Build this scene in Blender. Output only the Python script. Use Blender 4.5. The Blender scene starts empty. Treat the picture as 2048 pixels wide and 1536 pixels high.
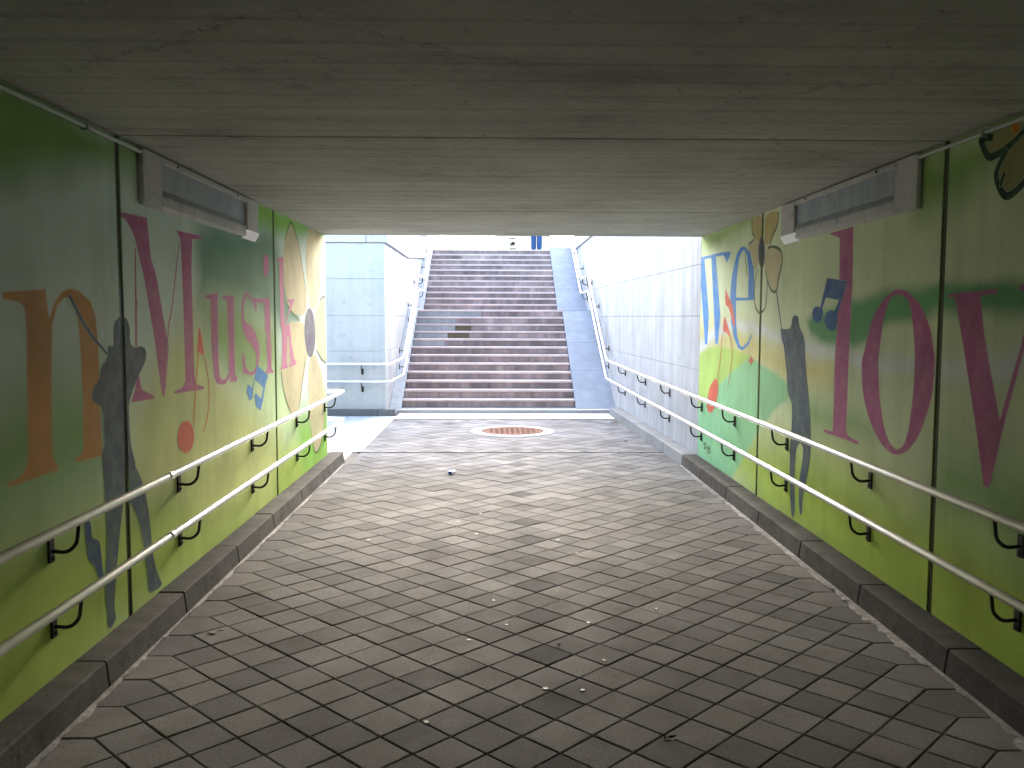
import bpy, bmesh, math, random
import numpy as np
from mathutils import Matrix, Vector
from mathutils.geometry import tessellate_polygon
random.seed(7); RNG = np.random.default_rng(7)
scene = bpy.context.scene
COL = scene.collection
# ------------------------------------------------------------------ camera
cam_d = bpy.data.cameras.new('camera'); cam = bpy.data.objects.new('camera', cam_d); COL.objects.link(cam)
cam_d.sensor_width = 36.0; cam_d.lens = 30.936; cam_d.clip_start = .05; cam_d.clip_end = 2000
PITCH, YAW, ROLL = .0756, .0185, .0033
Fv = Vector((math.sin(YAW)*math.cos(PITCH), math.cos(YAW)*math.cos(PITCH), -math.sin(PITCH)))
Rv = Vector((math.cos(YAW), -math.sin(YAW), 0)); Uv = Rv.cross(Fv)
R2 = Rv*math.cos(ROLL)+Uv*math.sin(ROLL); U2 = Uv*math.cos(ROLL)-Rv*math.sin(ROLL)
M = Matrix((R2, U2, -Fv)).transposed().to_4x4(); M.translation = (0, 0, 1.7)
cam.matrix_world = M
scene.camera = cam
# ------------------------------------------------------------------ sky, sun, exposure
SUN_EL, SUN_AZ = math.radians(27), math.radians(4)      # azimuth from +Y towards +X
world = bpy.data.worlds.new('World'); scene.world = world; world.use_nodes = True
wn = world.node_tree.nodes; wl = world.node_tree.links
sky = wn.new('ShaderNodeTexSky'); sky.sky_type = 'NISHITA'; sky.sun_disc = False
sky.sun_elevation = SUN_EL; sky.sun_rotation = SUN_AZ; sky.dust_density = 3.0; sky.air_density = 1.0; sky.ozone_density = 1.0
bgn = wn['Background']; bgn.inputs['Strength'].default_value = .15
wl.new(sky.outputs['Color'], bgn.inputs['Color'])
sun_d = bpy.data.lights.new('sun', 'SUN'); sun_d.energy = .9; sun_d.angle = math.radians(30); sun_d.color = (1, .99, .975)
sun = bpy.data.objects.new('sun', sun_d); COL.objects.link(sun)
sd = Vector((math.sin(SUN_AZ)*math.cos(SUN_EL), math.cos(SUN_AZ)*math.cos(SUN_EL), math.sin(SUN_EL)))
sun.rotation_euler = sd.to_track_quat('Z', 'Y').to_euler(); sun.location = sd*60
scene.view_settings.view_transform = 'Standard'; scene.view_settings.look = 'None'
scene.view_settings.exposure = 3.5; scene.view_settings.gamma = 1; scene.view_settings.use_curve_mapping = False
scene.render.engine = 'CYCLES'
scene.cycles.max_bounces = 12; scene.cycles.diffuse_bounces = 8; scene.cycles.use_denoising = True
scene.cycles.caustics_reflective = False; scene.cycles.caustics_refractive = False
# ------------------------------------------------------------------ helpers
def props(o, label=None, cat=None, group=None, kind=None):
    if label: o['label'] = label
    if cat: o['category'] = cat
    if group: o['group'] = group
    if kind: o['kind'] = kind
    return o
def link(o, parent=None):
    COL.objects.link(o)
    if parent is not None: o.parent = parent
    return o
def empty(name, loc=(0, 0, 0), rz=0, parent=None):
    o = bpy.data.objects.new(name, None); o.empty_display_size = .1; o.location = loc; o.rotation_euler = (0, 0, rz)
    return link(o, parent)
def bmobj(name, bm, mat, parent=None, smooth=False, loc=None):
    me = bpy.data.meshes.new(name); bm.normal_update(); bm.to_mesh(me); bm.free()
    for m in (mat if isinstance(mat, (list, tuple)) else [mat]): me.materials.append(m)
    if smooth: me.polygons.foreach_set('use_smooth', [True]*len(me.polygons))
    o = bpy.data.objects.new(name, me)
    if loc: o.location = loc
    return link(o, parent)
def inst(name, me, parent, loc, rz=0):
    o = bpy.data.objects.new(name, me); o.location = loc; o.rotation_euler = (0, 0, rz); return link(o, parent)
def add_hexa(bm, b, t):
    """closed solid between two polygons of equal length"""
    n = len(b); vb = [bm.verts.new(v) for v in b]; vt = [bm.verts.new(v) for v in t]
    fs = [bm.faces.new(vb[::-1]), bm.faces.new(vt)]
    for i in range(n): fs.append(bm.faces.new((vb[i], vb[(i+1) % n], vt[(i+1) % n], vt[i])))
    return fs
def add_box(bm, x0, x1, y0, y1, z0, z1):
    return add_hexa(bm, [(x0, y0, z0), (x1, y0, z0), (x1, y1, z0), (x0, y1, z0)], [(x0, y0, z1), (x1, y0, z1), (x1, y1, z1), (x0, y1, z1)])
def fix(bm, bev=0, seg=1):
    bmesh.ops.recalc_face_normals(bm, faces=bm.faces[:])
    if bev: bmesh.ops.bevel(bm, geom=bm.edges[:], offset=bev, segments=seg, affect='EDGES', profile=.5)
    return bm
def box(name, x0, x1, y0, y1, z0, z1, mat, parent=None, bev=0, seg=1):
    bm = bmesh.new(); add_box(bm, x0, x1, y0, y1, z0, z1); return bmobj(name, fix(bm, bev, seg), mat, parent)
def solid(name, b, t, mat, parent=None, bev=0):
    bm = bmesh.new(); add_hexa(bm, b, t); return bmobj(name, fix(bm, bev), mat, parent)
def fillet(pts, r, n=5):
    pts = [Vector(p) for p in pts]; out = [pts[0]]
    for i in range(1, len(pts)-1):
        a, b, c = pts[i-1], pts[i], pts[i+1]; d1 = (a-b); d2 = (c-b)
        k = min(r, d1.length*.45, d2.length*.45); p0 = b+d1.normalized()*k; p1 = b+d2.normalized()*k
        for j in range(n+1):
            t = j/n; out.append(p0*(1-t)**2+b*2*t*(1-t)+p1*t*t)
    out.append(pts[-1]); return out
def add_tube(bm, pts, r, seg=12, caps=True):
    pts = [Vector(p) for p in pts]; rings = []; up = None
    for i, p in enumerate(pts):
        t = (pts[min(i+1, len(pts)-1)]-pts[max(i-1, 0)]).normalized()
        if up is None: up = Vector((0, 0, 1)) if abs(t.z) < .9 else Vector((1, 0, 0))
        s = t.cross(up).normalized(); up = s.cross(t).normalized()
        rr = r[i] if isinstance(r, (list, tuple)) else r
        rings.append([bm.verts.new(p+(s*math.cos(2*math.pi*k/seg)+up*math.sin(2*math.pi*k/seg))*rr) for k in range(seg)])
    for a, b in zip(rings, rings[1:]):
        for k in range(seg): bm.faces.new((a[k], a[(k+1) % seg], b[(k+1) % seg], b[k]))
    if caps: bm.faces.new(rings[0][::-1]); bm.faces.new(rings[-1])
def tube(name, pts, r, mat, parent=None, seg=12):
    bm = bmesh.new(); add_tube(bm, pts, r, seg); fix(bm); return bmobj(name, bm, mat, parent, smooth=True)
# ------------------------------------------------------------------ materials
def new_mat(name):
    m = bpy.data.materials.new(name); m.use_nodes = True; return m, m.node_tree.nodes, m.node_tree.links, m.node_tree.nodes['Principled BSDF']
def mul(n, l, a, b, fac=1.0, typ='MULTIPLY'):
    x = n.new('ShaderNodeMix'); x.data_type = 'RGBA'; x.blend_type = typ; x.inputs[0].default_value = fac
    for s, v in ((6, a), (7, b)):
        if hasattr(v, 'links'): l.new(v, x.inputs[s])
        else: x.inputs[s].default_value = (*v, 1)
    return x.outputs[2]
def noise(n, l, co, scale, detail=5, rough=.6, lo=.3, hi=.7, a=(0, 0, 0), b=(1, 1, 1), stretch=None):
    if stretch:
        mp = n.new('ShaderNodeMapping'); mp.inputs['Scale'].default_value = stretch; l.new(co, mp.inputs['Vector']); co = mp.outputs[0]
    t = n.new('ShaderNodeTexNoise'); t.inputs['Scale'].default_value = scale; t.inputs['Detail'].default_value = detail; t.inputs['Roughness'].default_value = rough
    l.new(co, t.inputs['Vector'])
    r = n.new('ShaderNodeValToRGB'); r.color_ramp.elements[0].position = lo; r.color_ramp.elements[1].position = hi
    r.color_ramp.elements[0].color = (*a, 1); r.color_ramp.elements[1].color = (*b, 1); l.new(t.outputs[0], r.inputs[0])
    return r.outputs[0], t.outputs[0]
def concrete(name, col, rough=.85, mottle=.25, streak=0., fine=60, rnd=.12, bump=.25, grit=.15, metallic=0, spots=0., streak_axis='z', spec=.18):
    m, n, l, bs = new_mat(name)
    g = n.new('ShaderNodeNewGeometry'); co = g.outputs['Position']
    dk = tuple(1-mottle for _ in range(3))
    c, _ = noise(n, l, co, 1.7, 8, .65, .3, .72, dk, (1, 1, 1))
    out = mul(n, l, col, c)
    f, fh = noise(n, l, co, fine, 4, .7, .3, .7, (1-grit,)*3, (1, 1, 1)); out = mul(n, l, out, f)
    if streak:
        st = (3.5, 3.5, .22) if streak_axis == 'z' else (.25, 6, 6)
        s, _ = noise(n, l, co, 1.6, 6, .6, .42, .68, (1-streak, 1-streak*.95, 1-streak*.9), (1, 1, 1), stretch=st); out = mul(n, l, out, s)
    if spots:
        s, _ = noise(n, l, co, 9, 3, .5, .62, .70, (1, 1, 1), (1-spots,)*3); out = mul(n, l, out, s)
    if rnd:
        oi = n.new('ShaderNodeObjectInfo'); r = n.new('ShaderNodeMapRange'); r.inputs[3].default_value = 1-rnd; r.inputs[4].default_value = 1+rnd*.6
        l.new(oi.outputs['Random'], r.inputs[0]); cc = n.new('ShaderNodeCombineColor')
        for k in range(3): l.new(r.outputs[0], cc.inputs[k])
        out = mul(n, l, out, cc.outputs[0])
    l.new(out, bs.inputs['Base Color']); bs.inputs['Roughness'].default_value = rough; bs.inputs['Specular IOR Level'].default_value = spec; bs.inputs['Metallic'].default_value = metallic
    if bump:
        b = n.new('ShaderNodeBump'); b.inputs['Strength'].default_value = bump; b.inputs['Distance'].default_value = .004; l.new(fh, b.inputs['Height']); l.new(b.outputs[0], bs.inputs['Normal'])
    return m
SHAPES = [
 ('L','painted_letter','orange painted serif letter n','orange',1,'poly',0,[(3.488,1.788),(3.811,1.809),(3.823,1.729),(3.839,1.679),(3.899,1.761),(3.966,1.802),(4.033,1.818),(4.118,1.81),(4.223,1.766),(4.274,1.699),(4.292,1.552),(4.292,1.291),(4.3,1.04),(4.295,1.023),(4.028,1.035),(4.032,1.044),(4.09,1.051),(4.115,1.081),(4.128,1.307),(4.123,1.516),(4.108,1.674),(4.071,1.756),(4.023,1.789),(3.973,1.786),(3.906,1.745),(3.858,1.667),(3.838,1.49),(3.824,1.258),(3.82,1.086),(3.863,1.041),(3.859,1.028),(3.477,1.028),(3.476,1.038),(3.571,1.046),(3.621,1.081),(3.635,1.168),(3.646,1.426),(3.655,1.647),(3.648,1.731),(3.616,1.759),(3.491,1.771)],None),
 ('L','painted_letter','magenta painted capital letter M','magenta',1,'poly',0,[(4.571,2.228),(4.938,2.236),(4.958,2.121),(4.979,2.015),(5.045,1.932),(5.173,1.605),(5.21,1.511),(5.153,1.314),(5.124,1.235),(5.095,1.258),(5,1.6),(4.881,1.924),(4.775,2.118),(4.727,2.166),(4.654,2.207),(4.57,2.213)],None),
 ('L','letter_stroke','','magenta',1,'poly',0,[(4.766,2.061),(4.777,2.062),(4.761,1.537),(4.772,1.382),(4.802,1.302),(4.979,1.249),(4.968,1.238),(4.668,1.246),(4.674,1.259),(4.719,1.309),(4.736,1.384),(4.738,1.537)],None),
 ('L','letter_stroke','','magenta',1,'poly',0,[(5.39,2.215),(5.861,2.222),(5.853,2.209),(5.661,2.189),(5.632,1.96),(5.638,1.96),(5.637,1.564),(5.645,1.301),(5.673,1.265),(5.827,1.234),(5.819,1.223),(5.277,1.239),(5.284,1.249),(5.423,1.26),(5.479,1.302),(5.482,1.568),(5.472,1.952),(5.456,2.166)],None),
 ('L','letter_stroke','','magenta',1,'rib',0.012,[(5.431,2.153),(5.284,1.75),(5.218,1.627),(5.151,1.273)],None),
 ('L','painted_letter','magenta painted letter u','magenta',1,'poly',0,[(5.887,1.834),(6.144,1.858),(6.134,1.615),(6.135,1.392),(6.158,1.278),(6.209,1.249),(6.299,1.249),(6.374,1.296),(6.379,1.547),(6.364,1.823),(6.261,1.827),(6.27,1.84),(6.521,1.848),(6.513,1.478),(6.521,1.267),(6.569,1.243),(6.559,1.227),(6.391,1.23),(6.381,1.269),(6.298,1.23),(6.187,1.228),(6.097,1.245),(6.045,1.286),(5.999,1.495),(6,1.821),(5.89,1.825)],None),
 ('L','painted_letter','magenta painted letter s','magenta',2,'poly',0,[(6.993,1.842),(7.144,1.841),(7.137,1.745),(7.102,1.778),(6.992,1.834),(6.849,1.863),(6.796,1.822),(6.763,1.751),(6.775,1.679),(6.834,1.647),(6.977,1.622),(7.109,1.562),(7.175,1.476),(7.189,1.51),(7.206,1.41),(7.177,1.331),(7.126,1.271),(6.975,1.24),(6.822,1.259),(6.81,1.268),(6.738,1.264),(6.722,1.417),(6.752,1.416),(6.801,1.307),(6.889,1.263),(7.008,1.256),(7.102,1.308),(7.114,1.387),(6.992,1.48),(6.84,1.527),(6.752,1.592),(6.719,1.672),(6.719,1.75),(6.746,1.821),(6.807,1.87),(6.865,1.88)],None),
 ('L','letter_dot','','magenta',2,'poly',0,[(7.54,2.131),(7.534,2.102),(7.52,2.076),(7.499,2.055),(7.473,2.041),(7.446,2.035),(7.419,2.038),(7.396,2.05),(7.379,2.069),(7.368,2.093),(7.366,2.12),(7.372,2.148),(7.386,2.174),(7.406,2.195),(7.431,2.209),(7.458,2.216),(7.485,2.213),(7.509,2.202),(7.527,2.183),(7.538,2.158)],None),
 ('L','painted_letter','magenta painted letter i','magenta',2,'poly',0,[(7.022,1.835),(7.552,1.853),(7.561,1.624),(7.568,1.414),(7.6,1.528),(7.568,1.268),(7.596,1.241),(7.64,1.228),(7.632,1.221),(7.323,1.226),(7.331,1.235),(7.405,1.24),(7.436,1.271),(7.436,1.587),(7.395,1.539),(7.381,1.82),(7.126,1.812),(7.091,1.745),(7.065,1.811)],None),
 ('L','painted_letter','pink painted letter k over the flower','pink',4,'poly',0,[(7.826,2.211),(8.056,2.238),(8.061,1.903),(8.058,1.629),(8.173,1.619),(8.244,1.637),(8.311,1.52),(8.345,1.392),(8.35,1.428),(8.423,1.299),(8.523,1.257),(8.513,1.239),(8.203,1.232),(8.213,1.245),(8.268,1.275),(8.213,1.514),(8.161,1.515),(8.119,1.272),(8.169,1.239),(8.151,1.228),(7.899,1.226),(7.908,1.239),(7.959,1.271),(7.972,1.579),(7.918,1.621),(7.905,1.991),(7.903,2.193)],None),
 ('L','letter_stroke','','pink',4,'poly',0,[(8.169,1.856),(8.472,1.866),(8.372,1.794),(8.221,1.715),(8.121,1.629),(8.074,1.631),(8.201,1.724),(8.297,1.802),(8.266,1.836)],None),
 ('L','painted_note_head','red painted oval note head','red',2,'poly',0,[(5.606,0.932),(5.596,0.903),(5.573,0.879),(5.54,0.862),(5.498,0.855),(5.454,0.857),(5.411,0.868),(5.374,0.887),(5.345,0.912),(5.328,0.941),(5.324,0.971),(5.332,0.999),(5.353,1.022),(5.385,1.039),(5.424,1.048),(5.468,1.047),(5.511,1.038),(5.551,1.019),(5.581,0.993),(5.6,0.964)],None),
 ('L','painted_line','thin red clef curve','red',2,'rib',0.012,[(5.61,0.995),(5.642,1.164),(5.687,1.322),(5.73,1.458),(5.756,1.62)],None),
 ('L','painted_line','thin red clef curve','red',2,'rib',0.012,[(5.825,1.454),(5.904,1.307),(5.924,1.161),(5.878,1.034),(5.788,0.937)],None),
 ('L','painted_flame','','red',2,'poly',0,[(5.757,1.637),(5.787,1.573),(5.841,1.442),(5.789,1.456),(5.746,1.481),(5.703,1.453),(5.73,1.551)],None),
 ('L','painted_music_note','blue painted pair of music notes under the letter i','blue',3,'poly',0,[(7.125,1.306),(7.464,1.204),(7.351,1.119),(7.273,1.005),(7.2,0.938),(7.07,0.98),(7.027,1.064),(7.067,1.087),(7.23,1.023),(7.305,1.113),(7.043,1.205),(7,1.137),(6.969,1.056),(6.883,1.043),(6.812,1.118),(6.846,1.175),(6.968,1.135),(7.037,1.214)],None),
 ('L','painted_figure','dark slate silhouette of a standing musician','slate',3,'poly',0,[(4.565,1.706),(4.64,1.683),(4.672,1.629),(4.661,1.581),(4.68,1.545),(4.738,1.525),(4.784,1.538),(4.86,1.526),(4.881,1.488),(4.846,1.44),(4.773,1.388),(4.71,1.337),(4.662,1.287),(4.63,1.248),(4.626,1.188),(4.627,1.098),(4.642,1.005),(4.694,0.911),(4.68,0.908),(4.75,0.834),(4.805,0.742),(4.845,0.638),(4.869,0.524),(4.884,0.39),(4.926,0.281),(4.98,0.199),(5.02,0.153),(4.892,0.153),(4.82,0.176),(4.817,0.248),(4.793,0.351),(4.769,0.453),(4.731,0.576),(4.663,0.678),(4.594,0.736),(4.524,0.739),(4.498,0.673),(4.454,0.535),(4.409,0.371),(4.379,0.234),(4.401,0.167),(4.333,0.144),(4.302,0.161),(4.307,0.229),(4.292,0.292),(4.286,0.38),(4.304,0.46),(4.325,0.569),(4.329,0.712),(4.32,0.856),(4.309,0.971),(4.308,0.97),(4.306,1.027),(4.341,1.072),(4.333,1.136),(4.333,1.22),(4.317,1.261),(4.286,1.27),(4.233,1.292),(4.211,1.316),(4.238,1.362),(4.301,1.385),(4.309,1.418),(4.331,1.456),(4.37,1.476),(4.405,1.514),(4.4,1.537),(4.42,1.556),(4.452,1.541),(4.473,1.563),(4.47,1.609),(4.481,1.666)],None),
 ('L','painted_case','deep blue painted instrument case','deepblue',3,'poly',0,[(4.095,0.743),(4.152,0.73),(4.163,0.639),(4.24,0.614),(4.253,0.532),(4.266,0.454),(4.275,0.406),(4.226,0.421),(4.205,0.466),(4.184,0.506),(4.116,0.553),(4.11,0.626)],None),
 ('L','painted_bow','','slate',3,'rib',0.018,[(4.023,1.794),(4.078,1.739),(4.144,1.674),(4.248,1.596),(4.391,1.513)],None),
 ('L','painted_line','','magenta',2,'rib',0.01,[(4.771,1.786),(4.755,1.664),(4.753,1.524)],None),
 ('L','petal','','cream',2,'poly',0,[(8.362,2.575),(8.55,2.511),(8.719,2.366),(8.935,2.082),(9.04,1.823),(8.862,1.706),(8.411,1.735),(8.167,1.829),(8.079,1.997),(8.036,2.229),(8.125,2.395)],None),
 ('L','petal','','cream',2,'poly',0,[(9.169,2.634),(9.428,2.628),(9.757,2.604),(9.897,2.526),(9.823,2.292),(9.717,2.003),(9.537,1.83),(9.213,1.771),(9.097,1.93),(9.004,2.242),(9.069,2.477)],None),
 ('L','petal','','cream',2,'poly',0,[(9.709,1.878),(10.006,1.907),(10.016,1.602),(10.044,1.361),(10.031,1.175),(9.878,1.199),(9.532,1.33),(9.437,1.487),(9.39,1.663),(9.537,1.819)],None),
 ('L','petal','','cream',2,'poly',0,[(8.195,1.638),(8.671,1.653),(8.913,1.612),(9.058,1.382),(8.998,1.272),(8.75,1.02),(8.637,0.81),(8.444,0.782),(8.262,0.794),(8.055,0.951),(7.94,1.102),(7.915,1.219),(7.959,1.381),(8.136,1.516)],None),
 ('L','petal','','cream',2,'poly',0,[(9.077,1.257),(9.414,1.323),(9.756,1.065),(9.929,0.803),(9.845,0.499),(9.677,0.335),(9.46,0.245),(9.289,0.295),(9.137,0.527),(9.052,0.882)],None),
 ('L','flower_centre','','violet',3,'poly',0,[(9.43,1.531),(9.422,1.464),(9.396,1.401),(9.354,1.349),(9.298,1.31),(9.233,1.287),(9.164,1.281),(9.095,1.292),(9.031,1.32),(8.977,1.361),(8.935,1.414),(8.909,1.474),(8.899,1.538),(8.905,1.601),(8.929,1.661),(8.968,1.712),(9.02,1.752),(9.082,1.777),(9.149,1.787),(9.219,1.779),(9.285,1.754),(9.343,1.714),(9.388,1.661),(9.418,1.598)],None),
 ('L','petal_outline','','leafline',3,'rib',0.022,[(8.167,1.82),(8.368,1.735),(8.672,1.665)],None),
 ('L','petal_outline','','leafline',3,'rib',0.016,[(9.022,1.928),(8.889,2.111),(8.719,2.366),(8.55,2.511),(8.362,2.575),(8.125,2.395)],None),
 ('L','petal_outline','','leafline',3,'rib',0.018,[(8.921,1.287),(8.779,1.073),(8.613,0.813)],None),
 ('L','petal_outline','','leafline',3,'rib',0.022,[(9.474,1.344),(9.737,1.237),(10.005,1.174)],None),
 ('L','petal_outline','','leafline',3,'rib',0.018,[(9.929,0.803),(9.845,0.499),(9.676,0.323),(9.46,0.245),(9.289,0.289),(9.137,0.527)],None),
 ('L','petal_outline','','leafline',3,'rib',0.02,[(7.914,1.204),(7.978,1.059),(8.096,0.927),(8.262,0.794)],None),
 ('L','petal_outline','','leafline',3,'rib',0.02,[(9.681,1.877),(9.857,1.915),(10.019,1.925)],None),
 ('R','painted_letter','blue painted letter w','blue',2,'poly',0,[(10.118,2.374),(10.098,2.381),(9.085,2.37),(8.754,2.356),(8.827,2.291),(8.912,2.263),(8.966,2.321),(9.033,2.345),(9.35,2.35),(9.225,2.004),(9.115,1.721),(9.198,1.426),(9.287,1.435),(9.415,1.899),(9.54,2.352),(9.864,2.357),(9.729,2.02),(9.608,1.721),(9.654,1.413),(9.75,1.412),(9.911,1.85)],None),
 ('R','painted_letter','blue painted letter e','blue',2,'poly',0,[(8.531,1.871),(8.516,1.679),(8.459,1.529),(8.349,1.434),(8.242,1.424),(8.075,1.48),(7.988,1.549),(7.968,1.543),(8.067,1.461),(8.258,1.402),(8.42,1.42),(8.578,1.527),(8.686,1.679),(8.735,1.936),(8.674,2.139),(8.531,2.312),(8.408,2.362),(8.285,2.367),(8.093,2.3),(7.965,2.141),(7.911,1.866),(8.531,1.869),(8.533,1.895),(8.115,1.882),(8.112,2.13),(8.182,2.287),(8.283,2.347),(8.37,2.33),(8.454,2.267),(8.514,2.101),(8.537,1.931)],None),
 ('R','painted_letter','magenta painted tall letter l','magenta',2,'poly',0,[(6.171,2.289),(5.754,2.293),(5.741,1.957),(5.757,1.606),(5.76,1.468),(5.765,1.159),(5.765,0.968),(5.731,0.922),(5.557,0.909),(5.565,0.899),(5.866,0.902),(6.092,0.899),(6.16,0.902),(6.153,0.911),(5.988,0.917),(5.982,1.089),(5.989,1.336),(5.97,1.602),(5.952,1.966),(5.968,2.243),(6.023,2.263)],None),
 ('R','painted_letter','magenta painted letter o','magenta',2,'poly',0,[(5.091,1.867),(5.228,1.828),(5.394,1.722),(5.508,1.498),(5.548,1.42),(5.514,1.229),(5.393,1.06),(5.231,0.949),(5.06,0.908),(4.905,0.945),(4.765,1.056),(4.642,1.265),(4.616,1.468),(4.671,1.628),(4.759,1.733),(4.856,1.803),(4.967,1.851)],[(5.089,1.85),(5.181,1.827),(5.266,1.69),(5.301,1.505),(5.315,1.432),(5.278,1.216),(5.202,1.04),(5.111,0.956),(5.016,0.933),(4.929,0.972),(4.873,1.082),(4.836,1.287),(4.833,1.506),(4.88,1.704),(4.93,1.805),(4.987,1.833)]),
 ('R','painted_letter','magenta painted letter v','magenta',2,'poly',0,[(4.5,1.824),(4.064,1.835),(4.066,1.827),(4.211,1.814),(4.165,1.634),(4.111,1.494),(4.02,1.282),(3.995,1.227),(3.855,1.571),(3.813,1.705),(3.806,1.83),(3.886,1.828),(3.887,1.846),(3.643,1.858),(3.641,1.837),(3.756,1.829),(3.793,1.697),(3.837,1.579),(3.968,1.213),(4.052,0.94),(4.068,0.91),(4.1,0.912),(4.177,1.144),(4.28,1.423),(4.353,1.615),(4.438,1.815),(4.5,1.814)],None),
 ('R','painted_music_note','blue painted pair of music notes beside letter l','navyblue',3,'poly',0,[(6.179,1.982),(5.822,1.946),(5.903,1.82),(5.976,1.724),(5.967,1.681),(6.001,1.632),(6.057,1.611),(6.144,1.631),(6.209,1.68),(6.176,1.737),(6.095,1.755),(6.023,1.746),(5.947,1.826),(6.195,1.848),(6.251,1.776),(6.234,1.731),(6.274,1.68),(6.344,1.667),(6.429,1.693),(6.454,1.738),(6.414,1.777),(6.343,1.787),(6.293,1.776)],None),
 ('R','painted_figure','dark slate silhouette of a slim standing musician','slate',3,'poly',0,[(6.881,1.717),(6.75,1.721),(6.719,1.63),(6.623,1.576),(6.595,1.506),(6.599,1.553),(6.552,1.32),(6.481,1.13),(6.425,0.942),(6.4,0.8),(6.415,0.652),(6.471,0.495),(6.543,0.352),(6.547,0.221),(6.588,0.202),(6.627,0.315),(6.624,0.467),(6.566,0.627),(6.554,0.729),(6.634,0.757),(6.717,0.704),(6.739,0.497),(6.704,0.217),(6.732,0.149),(6.777,0.149),(6.82,0.295),(6.85,0.477),(6.852,0.684),(6.823,0.895),(6.834,1.037),(6.949,1.11),(6.975,1.243),(7.035,1.397),(7.094,1.521),(7.088,1.482),(7.131,1.54),(7.17,1.623),(7.085,1.609),(6.909,1.618)],None),
 ('R','painted_bow','','slate',3,'rib',0.02,[(7.291,1.925),(7.248,1.829),(7.194,1.726),(7.138,1.616)],None),
 ('R','painted_flame','','red',4,'poly',0,[(8.912,2.014),(8.857,1.94),(8.649,1.832),(8.545,1.669),(8.565,1.598),(8.669,1.71),(8.795,1.814),(8.896,1.831),(8.931,1.899)],None),
 ('R','painted_flame','','red',4,'poly',0,[(8.941,1.731),(8.786,1.606),(8.691,1.504),(8.854,1.561),(8.985,1.563),(8.982,1.635)],None),
 ('R','painted_line','thin red clef line','red',4,'rib',0.013,[(8.977,1.572),(9.049,1.431),(9.051,1.335),(9.152,1.065)],None),
 ('R','painted_line','thin red clef line','red',4,'rib',0.013,[(8.712,1.524),(8.657,1.441),(8.616,1.353),(8.673,1.17),(8.766,0.993)],None),
 ('R','painted_note_head','red painted oval note head','red',4,'poly',0,[(9.288,1.055),(9.162,1.057),(9.134,0.977),(9.148,0.894),(9.236,0.762),(9.399,0.682),(9.532,0.674),(9.608,0.724),(9.586,0.827),(9.48,0.964)],None),
 ('R','painted_star','','red',4,'poly',0,[(7.974,1.361),(7.931,1.334),(7.882,1.322),(7.929,1.304),(7.975,1.272),(8.002,1.297),(8.061,1.304),(8.004,1.328)],None),
 ('R','petal','','tan',2,'poly',0,[(8.052,2.607),(7.753,2.592),(7.705,2.38),(7.89,2.386),(7.984,2.441)],None),
 ('R','petal','','tan',2,'poly',0,[(7.657,2.594),(7.283,2.581),(7.314,2.474),(7.444,2.383),(7.596,2.317),(7.661,2.385)],None),
 ('R','petal','','cream',2,'poly',0,[(7.593,2.281),(7.437,2.294),(7.243,2.255),(7.169,2.165),(7.251,2.026),(7.302,1.934),(7.408,1.941),(7.544,2.039),(7.644,2.178)],None),
 ('R','petal','','cream',1,'poly',0,[(8.02,2.407),(7.829,2.399),(7.76,2.312),(7.811,2.188),(7.932,2.121),(8.007,2.256),(8.175,2.358)],None),
 ('R','flower_centre','','violet',3,'poly',0,[(7.63,2.266),(7.631,2.225),(7.642,2.188),(7.661,2.159),(7.686,2.142),(7.715,2.137),(7.746,2.145),(7.775,2.166),(7.799,2.198),(7.817,2.237),(7.825,2.28),(7.824,2.323),(7.813,2.36),(7.793,2.388),(7.767,2.406),(7.738,2.41),(7.707,2.4),(7.679,2.379),(7.655,2.347),(7.638,2.308)],None),
 ('R','petal_outline','','leafline',3,'rib',0.018,[(8.052,2.607),(8.026,2.482),(7.972,2.412),(8.15,2.38)],None),
 ('R','petal_outline','','leafline',3,'rib',0.02,[(7.282,2.576),(7.314,2.474),(7.418,2.398),(7.523,2.307)],None),
 ('R','petal_outline','','leafline',3,'rib',0.022,[(7.565,2.297),(7.409,2.298),(7.23,2.258),(7.162,2.165),(7.25,2.017),(7.296,1.926),(7.436,1.939),(7.559,2.039),(7.61,2.122)],None),
 ('R','petal_outline','','leafline',3,'rib',0.018,[(7.838,2.134),(7.916,2.008),(7.902,1.84),(7.807,1.76),(7.714,1.748),(7.597,1.79),(7.554,1.906),(7.552,2.03)],None),
 ('R','petal_outline','','leafline',3,'rib',0.016,[(8.246,2.311),(8.18,2.134),(8.167,2.095)],None),
 ('R','petal','','olive',1,'poly',0,[(4.229,2.563),(4.169,2.568),(3.954,2.58),(3.914,2.559),(3.918,2.532),(3.975,2.5),(4.045,2.475),(4.113,2.462),(4.185,2.465),(4.253,2.544)],None),
 ('R','petal','','olive',1,'poly',0,[(4.039,2.467),(3.911,2.524),(3.85,2.463),(3.872,2.344),(3.894,2.301),(3.946,2.274),(4.017,2.261),(4.071,2.292),(4.114,2.364),(4.098,2.413)],None),
 ('R','petal_outline','','darkgreen',2,'rib',0.035,[(4.155,2.547),(4.216,2.556),(4.257,2.555),(4.245,2.533),(4.185,2.465),(4.113,2.462),(4.045,2.475),(3.975,2.5),(3.902,2.532)],None),
 ('R','petal_outline','','darkgreen',2,'rib',0.035,[(4.033,2.47),(4.092,2.412),(4.114,2.364),(4.071,2.292),(4.017,2.258),(3.946,2.274),(3.885,2.309),(3.843,2.37),(3.83,2.459)],None),
 ('R','petal_outline','','darkgreen',2,'rib',0.022,[(4.042,2.368),(4.063,2.342),(4.075,2.308)],None),
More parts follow.
